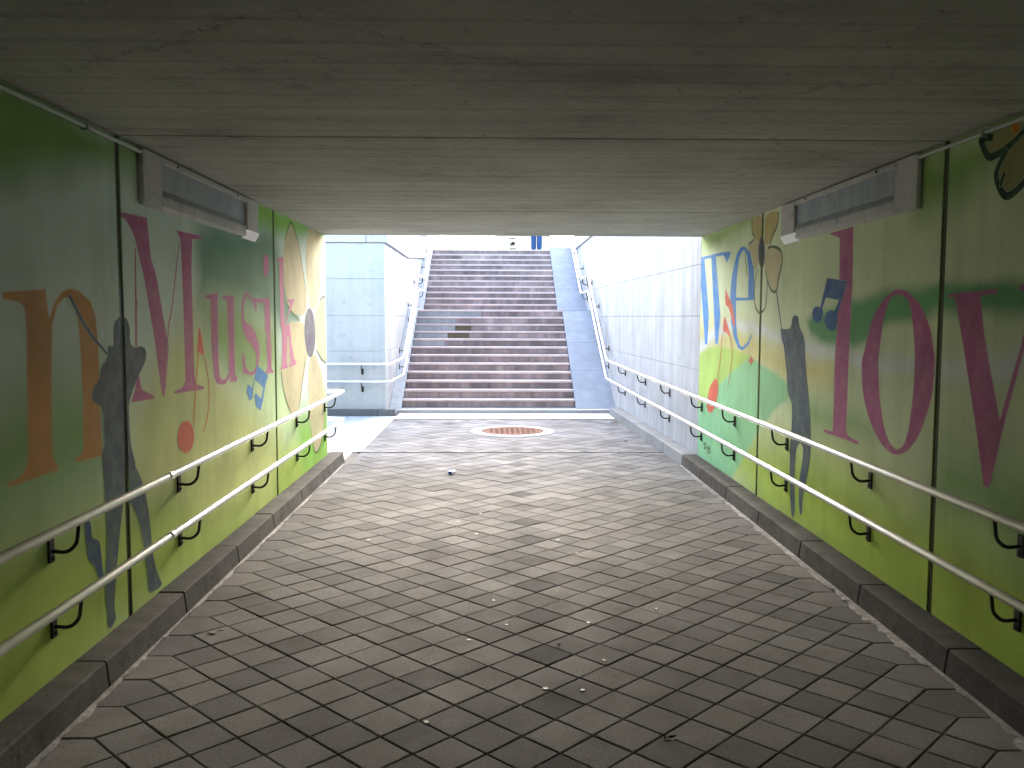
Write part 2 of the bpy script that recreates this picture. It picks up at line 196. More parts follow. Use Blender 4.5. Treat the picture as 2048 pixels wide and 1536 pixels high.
 ('R','flower_centre','','orangespot',2,'poly',0,[(3.946,2.55),(3.947,2.543),(3.95,2.538),(3.956,2.533),(3.963,2.532),(3.972,2.532),(3.981,2.535),(3.989,2.54),(3.995,2.547),(4,2.554),(4.002,2.562),(4.001,2.569),(3.997,2.575),(3.992,2.579),(3.984,2.581),(3.976,2.58),(3.967,2.577),(3.959,2.572),(3.953,2.566),(3.948,2.558)],None),
 ('R','signature','','leafline',1,'rib',0.014,[(9.723,0.288),(9.604,0.319),(9.689,0.249),(9.455,0.312)],None),
 ('R','signature','','leafline',1,'rib',0.014,[(9.568,0.252),(9.424,0.295),(9.536,0.221),(9.392,0.258)],None),
]
GROUNDS = [
 ('L','lime',0.35,[(2.425,0.982),(3.627,0.919),(4.62,0.839),(5.918,0.801),(8.637,0.587),(10.198,0.445),(10.141,-0.426),(4.495,-0.032),(2.319,-0.471)]),
 ('L','topgreen',0.12,[(2.542,2.568),(3.53,2.631),(4.562,2.599),(4.944,2.608),(4.9,2.48),(4.381,2.432),(3.892,2.317),(3.501,2.225),(2.498,1.976)]),
 ('L','midgreen',0.25,[(2.451,1.327),(3.439,1.373),(3.87,1.42),(4.308,1.413),(4.364,1.037),(4.272,0.904),(3.406,0.908),(2.41,0.775)]),
 ('L','paleyellow',0.22,[(4.658,1.205),(5.158,1.504),(5.687,1.74),(5.965,1.474),(6.278,1.249),(7.194,1.02),(7.839,0.69),(6.6,0.584),(4.623,0.705)]),
 ('L','teal',0.16,[(5.743,2.268),(6.243,2.37),(7.169,2.412),(7.743,2.405),(8.162,2.126),(8.648,2.055),(8.703,1.569),(7.903,1.625),(6.686,1.823),(5.789,1.838)]),
 ('L','green',0.2,[(5.787,1.806),(6.559,1.821),(7.725,1.626),(7.87,1.135),(7.2,1.101),(6.515,1.195),(5.965,1.474)]),
 ('L','brightgreen',0.1,[(7.216,2.655),(9.763,2.673),(10.096,2.566),(9.36,2.554),(7.957,2.425),(7.216,2.436)]),
 ('L','palegreen',0.2,[(6.634,1.072),(7.531,1.288),(8.449,0.998),(8.631,0.489),(7.491,0.692)]),
 ('L','brightgreen',0.3,[(8.429,0.711),(10.225,0.851),(10.168,-0.019),(8.829,0.054)]),
 ('L','paleyellow',0.3,[(5.117,0.923),(6.621,0.885),(7.83,0.556),(7.453,0.138),(5.687,0.376)]),
 ('R','lime',0.4,[(10.167,0.453),(7.649,0.674),(6.123,0.773),(4.956,0.659),(3.761,0.62),(2.601,0.685),(2.517,-0.389),(7.903,0.041)]),
 ('R','lime',0.35,[(7.088,0.502),(6.2,0.544),(4.652,0.558),(3.757,0.576),(2.415,0.46),(2.381,0.028),(3.724,0.149),(7.603,0.104)]),
 ('R','yellow',0.18,[(10.143,1.676),(8.365,1.634),(6.92,1.449),(6.081,1.411),(5.887,1.217),(6.778,1.144),(7.553,1.253),(10.114,1.331)]),
 ('R','darkgreen2',0.05,[(6.565,1.672),(6.161,1.75),(5.702,1.828),(5.184,1.87),(4.559,1.878),(3.858,1.844),(3.151,1.807),(3.139,1.652),(3.846,1.699),(4.547,1.725),(4.943,1.691),(5.262,1.636),(5.734,1.513),(6.024,1.488),(6.462,1.554)]),
 ('R','paleband',0.07,[(10.083,1.434),(9.125,1.627),(8.449,1.667),(7.863,1.654),(7.115,1.572),(5.976,1.49),(5.151,1.461),(4.528,1.491),(3.837,1.579),(3.138,1.641),(3.127,1.499),(3.827,1.453),(4.522,1.407),(5.144,1.377),(5.97,1.41),(7.109,1.5),(7.855,1.566),(8.442,1.581),(9.045,1.535),(10.073,1.31)]),
 ('R','limehill',0.02,[(10.205,1.259),(9.648,1.367),(9.181,1.407),(8.554,1.391),(7.948,1.353),(8.35,1.224),(8.859,1.013),(9.202,0.759),(10.154,0.661)]),
 ('R','mint',0.025,[(8.004,1.343),(7.467,1.267),(6.996,1.199),(6.891,1.081),(7.247,0.941),(7.679,0.724),(8.046,0.46),(8.579,0.11),(10.244,0.057),(10.18,0.637),(9.766,0.781),(9.219,0.966),(8.602,1.174)]),
 ('R','midgreen',0.2,[(6.897,1.052),(5.944,1.093),(5.366,1.041),(5.63,0.938),(6.41,0.913)]),
 ('R','topgreen2',0.14,[(10.099,2.644),(7.812,2.651),(7.88,2.571),(9.612,2.437),(10.211,2.482)]),
 ('R','topgreen',0.2,[(4.988,2.595),(4.576,2.599),(3.917,2.597),(3.908,2.487),(4.524,2.256),(4.876,2.298)]),
 ('R','midgreen',0.3,[(4.579,1.007),(4.146,1.024),(3.794,1.037),(2.637,1.146),(2.619,0.915),(3.766,0.686),(4.558,0.743)]),
]
def paver_mat(name, col, mode):
    m, n, l, bs = new_mat(name)
    g = n.new('ShaderNodeNewGeometry'); co = g.outputs['Position']
    c, _ = noise(n, l, co, .9, 6, .6, .3, .7, (.66, .65, .64), (1, 1, 1)); out = mul(n, l, col, c)
    f, fh = noise(n, l, co, 95, 4, .75, .3, .7, (.6, .6, .6), (1.1, 1.1, 1.1)); out = mul(n, l, out, f)
    s, _ = noise(n, l, co, 5, 5, .6, .5, .75, (1, 1, 1), (.82, .80, .77)); out = mul(n, l, out, s)
    if mode == 'object':
        r = n.new('ShaderNodeObjectInfo').outputs['Random']
    else:
        a = n.new('ShaderNodeAttribute'); a.attribute_name = 'tint'; r = a.outputs['Fac']
    rp = n.new('ShaderNodeValToRGB'); e = rp.color_ramp.elements; e[0].color = (.70, .69, .69, 1); e[1].color = (1.10, 1.09, 1.08, 1)
    k = e.new(.45); k.color = (.90, .89, .89, 1); k = e.new(.7); k.color = (1, .965, .945, 1)
    l.new(r, rp.inputs[0]); out = mul(n, l, out, rp.outputs[0])
    l.new(out, bs.inputs['Base Color']); bs.inputs['Specular IOR Level'].default_value = .05
    rr, _ = noise(n, l, co, 3, 4, .6, .3, .7, (.62, .62, .62), (.85, .85, .85)); l.new(rr, bs.inputs['Roughness'])
    b = n.new('ShaderNodeBump'); b.inputs['Strength'].default_value = .35; b.inputs['Distance'].default_value = .003; l.new(fh, b.inputs['Height']); l.new(b.outputs[0], bs.inputs['Normal'])
    df = n.new('ShaderNodeBsdfDiffuse'); df.inputs['Roughness'].default_value = .8; l.new(out, df.inputs['Color']); l.new(b.outputs[0], df.inputs['Normal'])
    mx = n.new('ShaderNodeMixShader'); mx.inputs[0].default_value = .30; l.new(df.outputs[0], mx.inputs[1]); l.new(bs.outputs[0], mx.inputs[2]); l.new(mx.outputs[0], n['Material Output'].inputs['Surface'])
    return m
PAVCOL = (.350, .345, .345)
M_PAV = paver_mat('paver grey', PAVCOL, 'object'); M_PAVS = paver_mat('paver grey joined', PAVCOL, 'attr')
M_PAVD = paver_mat('paver dark', (.185, .182, .188), 'object'); M_PAVDS = paver_mat('paver dark joined', (.185, .182, .188), 'attr')
M_SAND = concrete('joint sand', (.11, .10, .09), .95, .4, 0, 90, 0, .3)
M_CEIL = concrete('ceiling concrete', (.55, .55, .50), .9, .28, .10, 45, .06, .3, .16, streak_axis='y', spots=.16)
def board_marks(m):
    n, l = m.node_tree.nodes, m.node_tree.links; bs = n['Principled BSDF']; src = bs.inputs['Base Color'].links[0].from_socket
    g = n.new('ShaderNodeNewGeometry'); w = n.new('ShaderNodeTexWave'); w.wave_type = 'BANDS'; w.bands_direction = 'Y'; w.inputs['Scale'].default_value = 1.35; w.inputs['Distortion'].default_value = .25; w.inputs['Detail'].default_value = 2
    l.new(g.outputs['Position'], w.inputs['Vector']); rp = n.new('ShaderNodeValToRGB'); rp.color_ramp.elements[0].position = .02; rp.color_ramp.elements[1].position = .10
    rp.color_ramp.elements[0].color = (.86, .86, .86, 1); rp.color_ramp.elements[1].color = (1, 1, 1, 1); l.new(w.outputs[0], rp.inputs[0])
    st, _ = noise(n, l, g.outputs['Position'], .8, 7, .7, .52, .72, (1, 1, 1), (.74, .73, .70), stretch=(.8, 1.6, 1))
    hole, _ = noise(n, l, g.outputs['Position'], 26, 1, .4, .74, .77, (1, 1, 1), (.45, .44, .42))
    crack = n.new('ShaderNodeTexVoronoi'); crack.feature = 'DISTANCE_TO_EDGE'; crack.inputs['Scale'].default_value = .42
    d, dn = noise(n, l, g.outputs['Position'], 2.2, 5, .6); vm = n.new('ShaderNodeVectorMath'); vm.operation = 'MULTIPLY_ADD'; vm.inputs[1].default_value = (.5, .5, .5); l.new(d, vm.inputs[0]); l.new(g.outputs['Position'], vm.inputs[2]); l.new(vm.outputs[0], crack.inputs['Vector'])
    cr = n.new('ShaderNodeValToRGB'); cr.color_ramp.elements[0].position = .0; cr.color_ramp.elements[1].position = .0045; cr.color_ramp.elements[0].color = (.72, .71, .69, 1); cr.color_ramp.elements[1].color = (1, 1, 1, 1); l.new(crack.outputs[0], cr.inputs[0])
    o = src
    for q in (rp.outputs[0], st, hole, cr.outputs[0]): o = mul(n, l, o, q)
    l.new(o, bs.inputs['Base Color'])
board_marks(M_CEIL)
M_WALLC = concrete('cast concrete', (.58, .58, .575), .85, .24, .22, 50, .05, .25, .08, spots=.10)
M_PILLAR = concrete('greenish cast concrete', (.52, .545, .53), .82, .16, .10, 50, .06, .25, .08, spots=.14)
M_COPE = concrete('coping concrete', (.50, .51, .52), .8, .15, .08, 50, .05, .2, .08)
M_CORE = concrete('rough concrete', (.22, .21, .19), .9, .3, 0, 50, 0, .2)
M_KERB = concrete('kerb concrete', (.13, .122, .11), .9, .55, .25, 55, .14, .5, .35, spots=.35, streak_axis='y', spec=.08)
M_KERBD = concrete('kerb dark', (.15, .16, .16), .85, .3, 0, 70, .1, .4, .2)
M_MORTAR = concrete('mortar', (.40, .39, .37), .95, .6, 0, 25, 0, .4, .5, spec=.05)
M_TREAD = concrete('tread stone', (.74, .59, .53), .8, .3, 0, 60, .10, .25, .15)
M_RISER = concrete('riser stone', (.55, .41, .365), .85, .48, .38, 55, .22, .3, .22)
M_RISERL = concrete('repaired riser', (.48, .455, .43), .85, .3, .2, 55, .12, .3, .2)
M_RISERO = concrete('broken riser', (.20, .165, .10), .9, .3, 0, 40, .1, .5, .3)
M_RAMP = concrete('ramp concrete', (.34, .36, .40), .9, .2, .12, 50, .06, .2, .08)
M_WHITEPAVE = concrete('pale paving', (.55, .55, .545), .7, .12, 0, 60, .05, .2, .08)
M_STREET = concrete('street paving', (.42, .40, .37), .85, .2, 0, 20, 0, .2)
M_JOINT = concrete('floor joint bitumen', (.035, .034, .033), .95, .4, 0, 40, 0, .3, .4, spec=.02)
M_RUST = concrete('rusty iron', (.19, .105, .082), .95, .3, 0, 40, 0, .5, .3, spec=.02)
M_RING = concrete('ring concrete', (.50, .49, .48), .95, .2, 0, 50, 0, .2, .12, spec=.05)
M_SEAL = concrete('olive sealant', (.075, .08, .022), .6, .3, 0, 50, 0, .2)
M_BLACKP = concrete('black paint', (.008, .009, .010), .5, .2, 0, 50, 0, .1)
M_LAMPW = concrete('lamp frame paint', (.58, .57, .53), .55, .22, .15, 40, 0, .15, .12, spots=.3)
M_LAMPB = concrete('lamp bright enamel', (.88, .89, .88), .25, .04, 0, 40, 0, 0, .03)  # whiter than the frame paint, for the bright patch at its end
M_DIFF = concrete('dusty diffuser', (.40, .44, .46), .4, .2, .2, 30, 0, .1, .12, spots=.25)
M_PIPE = concrete('painted conduit', (.40, .44, .33), .5, .2, 0, 40, 0, .1)
M_IRON = concrete('bracket iron', (.045, .042, .035), .6, .4, 0, 60, 0, .3)
def steel(name, col, rough, dark):
    m, n, l, bs = new_mat(name); g = n.new('ShaderNodeNewGeometry'); co = g.outputs['Position']
    c, _ = noise(n, l, co, 7, 6, .7, .35, .6, dark, (1, 1, 1)); l.new(mul(n, l, col, c), bs.inputs['Base Color'])
    r, _ = noise(n, l, co, 3, 2, .5, .3, .7, (rough*.95,)*3, (rough*1.08,)*3); l.new(r, bs.inputs['Roughness'])
    bs.inputs['Metallic'].default_value = .7; return m
M_RAIL = steel('galvanised rail', (.88, .87, .83), .30, (.90, .89, .86))
def flat(name, col, rough=.6, metallic=0):
    return concrete(name, col, rough, .12, 0, 40, 0, .1, .08, metallic)

# ================================================================== dimensions of the place
XL, XR, YE, HC = -1.925, 2.327, 10.008, 2.613
YB = -15.0
JN = [4.578, 7.7205]; STEP = 3.1425
JOINTS = [4.578-STEP*k for k in range(6, 0, -1)]+JN      # expansion joints of the tunnel
JOINTS = [j for j in JOINTS if j > YB+.5]
GAP = .056
S0, RH, TD, Y0, LAND = .064, .15, .293, 15.95, 1.384
def ynose(k): return Y0+(k-1)*TD+(LAND if k > 12 else 0)
def znose(k): return S0+k*RH
YTOP = ynose(23); ZST = znose(23)
XSL, XSR = -1.69, 1.44
def xright(y):                                            # inner face of the right wall outside the tunnel
    if y <= YE: return XR
    if y <= 16: return XR+(2.15-XR)*(y-YE)/(16-YE)
    return 2.15-.03*(y-16)/8
# ================================================================== ground at street level (with the two open pits)
bm = bmesh.new()
gx = [-700, -9.0, XL-.2, XR+.2, 700]; gy = [-700, YB-6, YB, YE+.25, 15.4, YTOP+.28, 700]
gv = {(i, j): bm.verts.new((x, y, ZST-.006)) for i, x in enumerate(gx) for j, y in enumerate(gy)}
for i in range(4):
    for j in range(6):
        if (i == 2 and j in (1, 3, 4)) or (i == 1 and j == 3): continue
        bm.faces.new((gv[i, j], gv[i+1, j], gv[i+1, j+1], gv[i, j+1]))
props(bmobj('street', bm, M_STREET), 'pale street paving at the top of the stairs', kind='structure')
# ================================================================== floor: joint bed + diagonal pavers
KL, KR = XL+.17, XR-.19                                   # kerb feet
bm = bmesh.new()
vs = [bm.verts.new(v) for v in [(XL-.1, YB-6, -.009), (XR+.1, YB-6, -.009), (XR+.1, 16.2, -.009), (XL-.1, 16.2, -.009)]]; bm.faces.new(vs)
vs = [bm.verts.new(v) for v in [(-9.2, YE-.3, -.0095), (XL-.1, YE-.3, -.0095), (XL-.1, 15.6, -.0095), (-9.2, 15.6, -.0095)]]; bm.faces.new(vs)
floor = props(bmobj('floor', bm, M_SAND), 'grey diagonal paver floor of the underpass', kind='structure')
PD = .2885; PX, PY = .255, 3.755; HG = .0032
def paver_poly(pts, z=0.0, bev=.004, depth=.012):
    """bevelled top plate from a convex polygon"""
    c = Vector((sum(p[0] for p in pts)/len(pts), sum(p[1] for p in pts)/len(pts)))
    def ins(d):
        out = []
        for i in range(len(pts)):
            a, b, cc = Vector(pts[i-1]), Vector(pts[i]), Vector(pts[(i+1) % len(pts)])
            n1 = Vector((-(b-a).y, (b-a).x)).normalized(); n2 = Vector((-(cc-b).y, (cc-b).x)).normalized()
            k = (n1+n2); k = k/(max(.2, k.dot(n1))); out.append(b+k*d)
        return out
    o = ins(HG); t = ins(HG+bev)
    V = [(q.x, q.y, z-depth) for q in o]+[(q.x, q.y, z-bev*.8) for q in o]+[(q.x, q.y, z) for q in t]
    n = len(pts); Fc = []
    for r in (0, 1):
        for i in range(n): Fc.append((r*n+i, r*n+(i+1) % n, (r+1)*n+(i+1) % n, (r+1)*n+i))
    Fc.append(tuple(range(2*n, 3*n))); return V, Fc
hd = PD/2
sqV, sqF = paver_poly([(0, -hd), (hd, 0), (0, hd), (-hd, 0)])
def pav_mesh(mat):
    me = bpy.data.meshes.new('paver'); me.from_pydata(sqV, [], sqF); me.materials.append(mat); return me
ME_SQ, ME_SQD = pav_mesh(M_PAV), pav_mesh(M_PAVD)
IR, IL = 11, -12
cells = []
for i in range(IL, IR+1):
    for j in range(-60, 90):
        if (i+j) % 2: continue
        x = PX+i*hd; y = PY+j*hd
        if y < -3.2 or y > 14.55 or abs(y-11.0) < .02: continue
        xr = xright(y)-.19
        if x+hd > xr+.01: continue
        dark = (i == 0 and (j//2) % 2 == 0 and y < 12.2) or (i == -9 and j in (62,)) or (i == -7 and j == 71)
        cells.append((x, y, dark))
def shown(x, y):
    d = Vector((x, y, -1.7)); D = d.dot(Fv)
    return D > .3 and abs(d.dot(R2)/D) < .585 and abs(d.dot(U2)/D) < .44
vis = sorted([c for c in cells if shown(c[0], c[1])], key=lambda c: c[0]**2+c[1]**2)[:296]
vset = {(round(c[0], 4), round(c[1], 4)) for c in vis}
for x, y, dk in vis:
    dz = random.uniform(-.0022, .0012)
    o = inst('paver', ME_SQD if dk else ME_SQ, floor, (x, y, dz), math.pi/2*random.randrange(4)+random.uniform(-.004, .004))
    o.rotation_euler.x = random.uniform(-.006, .006); o.rotation_euler.y = random.uniform(-.006, .006)
V, Fc, T, MI = [], [], [], []
def put(v, f, t, mi=0):
    k = len(V); V.extend(v); Fc.extend([tuple(a+k for a in q) for q in f]); T.extend([t]*len(v)); MI.extend([mi]*len(f))
for x, y, dk in cells:
    if (round(x, 4), round(y, 4)) in vset: continue
    dz = random.uniform(-.0022, .0012)
    put([(a+x, b+y, c+dz) for a, b, c in sqV], sqF, random.random(), 1 if dk else 0)
# edge stones (pointed hats) between the field and the kerbs
for side, i0, kx in ((1, IR, KR), (-1, IL, KL)):
    xo = PX+i0*hd+side*hd; xi = xo-side*hd
    for j in range(-60, 90):
        if (i0+j) % 2 == 0: continue
        y = PY+j*hd
        if y < -3.2 or y > 14.5: continue
        xe = (xright(y)-.19) if side > 0 else (kx if y < 10.1 else -1.70)
        if side*(xe-xo) < .03: continue
        pts = [(xi, y), (xo, y-hd), (xe, y-hd), (xe, y+hd), (xo, y+hd)]
        if side < 0: pts = pts[::-1]
        v, f = paver_poly(pts); dz = random.uniform(-.003, .001)
        put([(a, b, c+dz) for a, b, c in v], f, random.random())
me = bpy.data.meshes.new('paver_field'); me.from_pydata(V, [], Fc); me.materials.append(M_PAVS); me.materials.append(M_PAVDS)
me.polygons.foreach_set('material_index', MI); at = me.attributes.new('tint', 'FLOAT', 'POINT'); at.data.foreach_set('value', T)
props(link(bpy.data.objects.new('paver_field', me), floor), kind='stuff')
# expansion joint strip across the floor at the portal
box('joint_strip', KL+.02, KR-.02, 10.985, 11.015, -.02, .0025, M_JOINT, floor)
# pale slabs: side passage and the band in front of the stairs
for k in range(9):
    x1 = -1.70-k*.82
    for j, (ya, yb) in enumerate(((11.02, 12.25), (12.25, 13.45), (13.45, 15.02))):
        box('pale_slab', max(x1-.815, -9), x1-.004, ya+.003, yb-.003, -.03, .006+random.uniform(-.001, .001), M_WHITEPAVE, floor, .003)
for k in range(8):
    box('pale_slab', -9+.9*k, -9+.9*k+.895, YE+.3, 11.01, -.03, .004+random.uniform(-.001, .001), M_WHITEPAVE, floor, .003)
for k in range(5):
    xa = -1.70+k*.752; box('pale_slab', xa+.002, xa+.75, 14.66, 15.50, -.03, .006, M_WHITEPAVE, floor, .003)
# trodden chewing gum
GUM = [(-0.29, 3.59), (0.23, 3.92), (-0.14, 4.53), (0.06, 4.76), (-0.01, 5.18), (-0.15, 6.81), (-0.31, 7.22), (-0.13, 7.53), (0.52, 4.79), (0.94, 5.02), (0.54, 4.25), (0.48, 6.62), (0.59, 6.24), (0.4, 3.9), (0.74, 6.84), (-0.97, 6.63)]
M_GUM = flat('trodden gum', (.60, .59, .56), .7)
for gx_, gy_ in GUM:
    bm = bmesh.new(); r = random.uniform(.011, .018); n = 11
    ring = [(gx_+r*random.uniform(.75, 1.2)*math.cos(2*math.pi*k/n), gy_+r*random.uniform(.75, 1.2)*math.sin(2*math.pi*k/n)) for k in range(n)]
    add_hexa(bm, [(a, b, -.006) for a, b in ring], [(gx_+(a-gx_)*.8, gy_+(b-gy_)*.8, .0035) for a, b in ring]); bmobj('gum_spot', fix(bm), M_GUM, floor)
# ================================================================== kerbs
def kerb_run(name, label, pts, w, side, mat, hgt=.13, ln=1.0, seed=0):
    """pts: foot line of the wall; stones lie on the given side of it"""
    root = props(empty(name), label, kind='structure'); rr = random.Random(seed)
    a, b = Vector(pts[0]), Vector(pts[1]); L = (b-a).length; d = (b-a)/L; nrm = Vector((-d.y, d.x))*side; s = 0
    while s < L-.02:
        e = min(L, s+ln*rr.uniform(.97, 1.03)); e = L if L-e < .25 else e
        p, q = a+d*(s+.003), a+d*(e-.003); hh = hgt+rr.uniform(-.003, .003); sl = .022
        base = [p, q, q+nrm*w, p+nrm*w]; top = [p, q, q+nrm*(w-sl), p+nrm*(w-sl)]
        solid('kerb_stone', [(v.x, v.y, -.05) for v in base], [(v.x, v.y, hh) for v in top], mat, root, .007)
        s = e
    return root
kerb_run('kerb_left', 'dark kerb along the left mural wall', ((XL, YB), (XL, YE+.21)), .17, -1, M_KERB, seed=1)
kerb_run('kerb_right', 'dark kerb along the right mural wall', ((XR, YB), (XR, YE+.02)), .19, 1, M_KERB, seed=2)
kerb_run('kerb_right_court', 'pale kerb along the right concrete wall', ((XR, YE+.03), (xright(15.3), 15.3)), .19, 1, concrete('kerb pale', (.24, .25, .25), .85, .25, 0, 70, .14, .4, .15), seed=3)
kerb_run('kerb_side_passage', 'grey kerb along the foot of the concrete pillar wall', ((-9, 15.2), (-1.73, 15.2)), .16, -1, M_KERBD, .11, seed=4)
kerb_run('kerb_passage_near', 'kerb along the near wall of the side passage', ((-9, YE+.05), (XL, YE+.05)), .16, 1, M_KERB, seed=5)
# irregular pale mortar smear along the kerb feet
def mortar(pts, w, seed, nm):
    rr = random.Random(seed); a, b = Vector(pts[0]), Vector(pts[1]); L = (b-a).length; d = (b-a)/L; nr = Vector((-d.y, d.x)); n = int(L/.045)
    bm = bmesh.new(); prev = None; v = 0
    for k in range(n+1):
        v = .75*v+.25*rr.uniform(-1, 1); ww = max(abs(w)*.3, abs(w)*(.7+1.3*v+rr.uniform(-.3, .3)))*(1 if w > 0 else -1)
        c = a+d*(L*k/n); q = c+nr*ww
        cur = (bm.verts.new((c.x, c.y, .012)), bm.verts.new((q.x, q.y, .0015)))
        if prev: bm.faces.new((prev[0], cur[0], cur[1], prev[1]))
        prev = cur
    return bmobj('mortar_smear', bm, M_MORTAR, floor)
mortar(((KL-.004, -1), (KL-.004, YE+.1)), -.022, 3, 'l'); mortar(((KR+.004, -1), (KR+.004, YE)), .05, 5, 'r')
# ================================================================== tunnel ceiling
ceil = props(empty('tunnel_ceiling', (0, 0, HC)), 'board-marked grey concrete ceiling of the underpass', kind='structure')
edges = [YB]+JOINTS+[YE]
for a, b in zip(edges, edges[1:]):
    bm = bmesh.new(); add_box(bm, XL-.3, XR+.3, a+.008, b-.008 if b < YE else b, 0, .75); bmobj('ceiling_slab', fix(bm, .012), M_CEIL, ceil)
bm = bmesh.new(); add_box(bm, XL-.3, XR+.3, YB, YE-.05, .03, ZST-HC-.03); bmobj('roof_core', fix(bm), M_CORE, ceil)
bm = bmesh.new(); add_box(bm, XL-.3, XR+.3, YE-.2, YE+.012, .752, ZST-HC+.35); bmobj('portal_beam', fix(bm, .01), M_COPE, ceil)
# ================================================================== painted tunnel walls
PAL = dict(baseL=(.50, .61, .55), baseR=(.53, .60, .38), lime=(.32, .44, .06), topgreen=(.17, .30, .06), midgreen=(.20, .35, .12), paleyellow=(.45, .51, .19),
 teal=(.085, .225, .145), green=(.20, .34, .085), brightgreen=(.21, .44, .06), palegreen=(.45, .60, .32), yellow=(.50, .47, .19), darkgreen2=(.10, .30, .12),
 paleband=(.56, .60, .61), limehill=(.34, .49, .10), mint=(.22, .48, .25), topgreen2=(.26, .36, .10),
 orange=(.48, .24, .07), magenta=(.42, .12, .26), pink=(.52, .16, .30), blue=(.05, .22, .55), navyblue=(.055, .12, .28), deepblue=(.03, .08, .22), red=(.66, .11, .065),
 cream=(.52, .46, .27), tan=(.46, .37, .15), violet=(.13, .12, .19), leafline=(.12, .155, .08), darkgreen=(.018, .05, .025), olive=(.26, .25, .09), orangespot=(.5, .17, .02), slate=(.095, .135, .175))
PAL = {k: tuple(min(.8, c*1.3) for c in v) if k not in ('slate', 'darkgreen', 'leafline', 'deepblue', 'violet') else v for k, v in PAL.items()}
def paint_mat(name, col=None, var=.16):
    m, n, l, bs = new_mat(name); g = n.new('ShaderNodeNewGeometry'); co = g.outputs['Position']
    if col is None:
        a = n.new('ShaderNodeAttribute'); a.attribute_name = 'paint'; c0 = a.outputs['Color']
    else: c0 = col
    c, _ = noise(n, l, co, 2.2, 7, .65, .32, .7, (1-var,)*3, (1, 1, 1)); out = mul(n, l, c0, c)
    c, fh = noise(n, l, co, 70, 4, .7, .3, .7, (1-var*.6,)*3, (1, 1, 1)); out = mul(n, l, out, c)
    s, _ = noise(n, l, co, 1.5, 5, .6, .5, .75, (1, 1, 1), (.86, .87, .84), stretch=(4, 4, .3)); out = mul(n, l, out, s)
    w, _ = noise(n, l, co, 12, 6, .7, .66, .74, (0, 0, 0), (1, 1, 1))            # worn chips of pale plaster
    x = n.new('ShaderNodeMix'); x.data_type = 'RGBA'; l.new(out, x.inputs[6]); x.inputs[7].default_value = (.42, .44, .38, 1)
    sc = n.new('ShaderNodeMath'); sc.operation = 'MULTIPLY'; sc.inputs[1].default_value = .35; l.new(w, sc.inputs[0]); l.new(sc.outputs[0], x.inputs[0])
    l.new(x.outputs[2], bs.inputs['Base Color']); bs.inputs['Roughness'].default_value = .75; bs.inputs['Specular IOR Level'].default_value = .12
    b = n.new('ShaderNodeBump'); b.inputs['Strength'].default_value = .25; b.inputs['Distance'].default_value = .003; l.new(fh, b.inputs['Height']); l.new(b.outputs[0], bs.inputs['Normal'])
    return m
M_MURAL = paint_mat('mural ground')
def soft_edge(m):
    n, l = m.node_tree.nodes, m.node_tree.links; bs = n['Principled BSDF']
    a = n.new('ShaderNodeAttribute'); a.attribute_name = 'cover'; g = n.new('ShaderNodeNewGeometry')
    w, _ = noise(n, l, g.outputs['Position'], 9, 7, .72, .28, .60, (.82,)*3, (1, 1, 1))
    x = n.new('ShaderNodeMath'); x.operation = 'MULTIPLY'; l.new(a.outputs['Fac'], x.inputs[0]); l.new(w, x.inputs[1])
    u = n.new('ShaderNodeAttribute'); u.attribute_name = 'under'; src = bs.inputs['Base Color'].links[0].from_socket; mx = n.new('ShaderNodeMix'); mx.data_type = 'RGBA'
    l.new(x.outputs[0], mx.inputs[0]); l.new(u.outputs['Color'], mx.inputs[6]); l.new(src, mx.inputs[7]); l.new(mx.outputs[2], bs.inputs['Base Color'])
    return m
M_PAINT = {k: soft_edge(paint_mat('paint '+k, v, .3)) for k, v in PAL.items()}
def sdist(Y, Z, poly):
    P = np.array(poly); d2 = np.full(Y.shape, 1e9); ins = np.zeros(Y.shape, bool)
    for i in range(len(P)):
        a, b = P[i-1], P[i]; e = b-a; L2 = max(e@e, 1e-12)
        t = np.clip(((Y-a[0])*e[0]+(Z-a[1])*e[1])/L2, 0, 1)
        d2 = np.minimum(d2, (Y-a[0]-t*e[0])**2+(Z-a[1]-t*e[1])**2)
        c = ((a[1] > Z) != (b[1] > Z))
        with np.errstate(divide='ignore', invalid='ignore'):
            xx = a[0]+(Z-a[1])/(b[1]-a[1] if b[1] != a[1] else 1e-9)*(b[0]-a[0])
        ins ^= c & (Y < xx)
    d = np.sqrt(d2); return np.where(ins, d, -d)
def vnoise(Y, Z, s, seed):
    r = np.random.default_rng(seed).random((64, 64)); y = Y/s+500; z = Z/s+500; iy = np.floor(y).astype(int); iz = np.floor(z).astype(int); fy = y-iy; fz = z-iz
    fy = fy*fy*(3-2*fy); fz = fz*fz*(3-2*fz); g = lambda a, b: r[a % 64, b % 64]
    return (g(iy, iz)*(1-fy)+g(iy+1, iz)*fy)*(1-fz)+(g(iy, iz+1)*(1-fy)+g(iy+1, iz+1)*fy)*fz-.5
def mural_colour(wall, Y, Z):
    Y = np.maximum(Y, 2.45-.4*(2.45-Y).clip(0, 3))
    col = np.empty(Y.shape+(3,)); col[:] = PAL['base'+wall]
    col *= (1+.12*vnoise(Y, Z, .5, 3))[..., None]
    for w, c, soft, poly in GROUNDS:
        if w != wall: continue
        wob = .06 if soft > .04 else .01
        d = sdist(Y+wob*vnoise(Y, Z, .23, 11), Z+wob*vnoise(Y, Z, .2, 12), poly)
        t = np.clip(d/soft*.5+.5, 0, 1); t = t*t*(3-2*t)*.94
        sh = 1+.20*vnoise(Y, Z, .35, 21)+.10*vnoise(Y, Z, .12, 22)
        col = col*(1-t[..., None])+np.array(PAL[c])*sh[..., None]*t[..., None]
    return np.clip(col, 0, 1)
LAMP_Y0, LAMP_Y1, LAMP_Z0 = 4.83, 7.12, 2.30
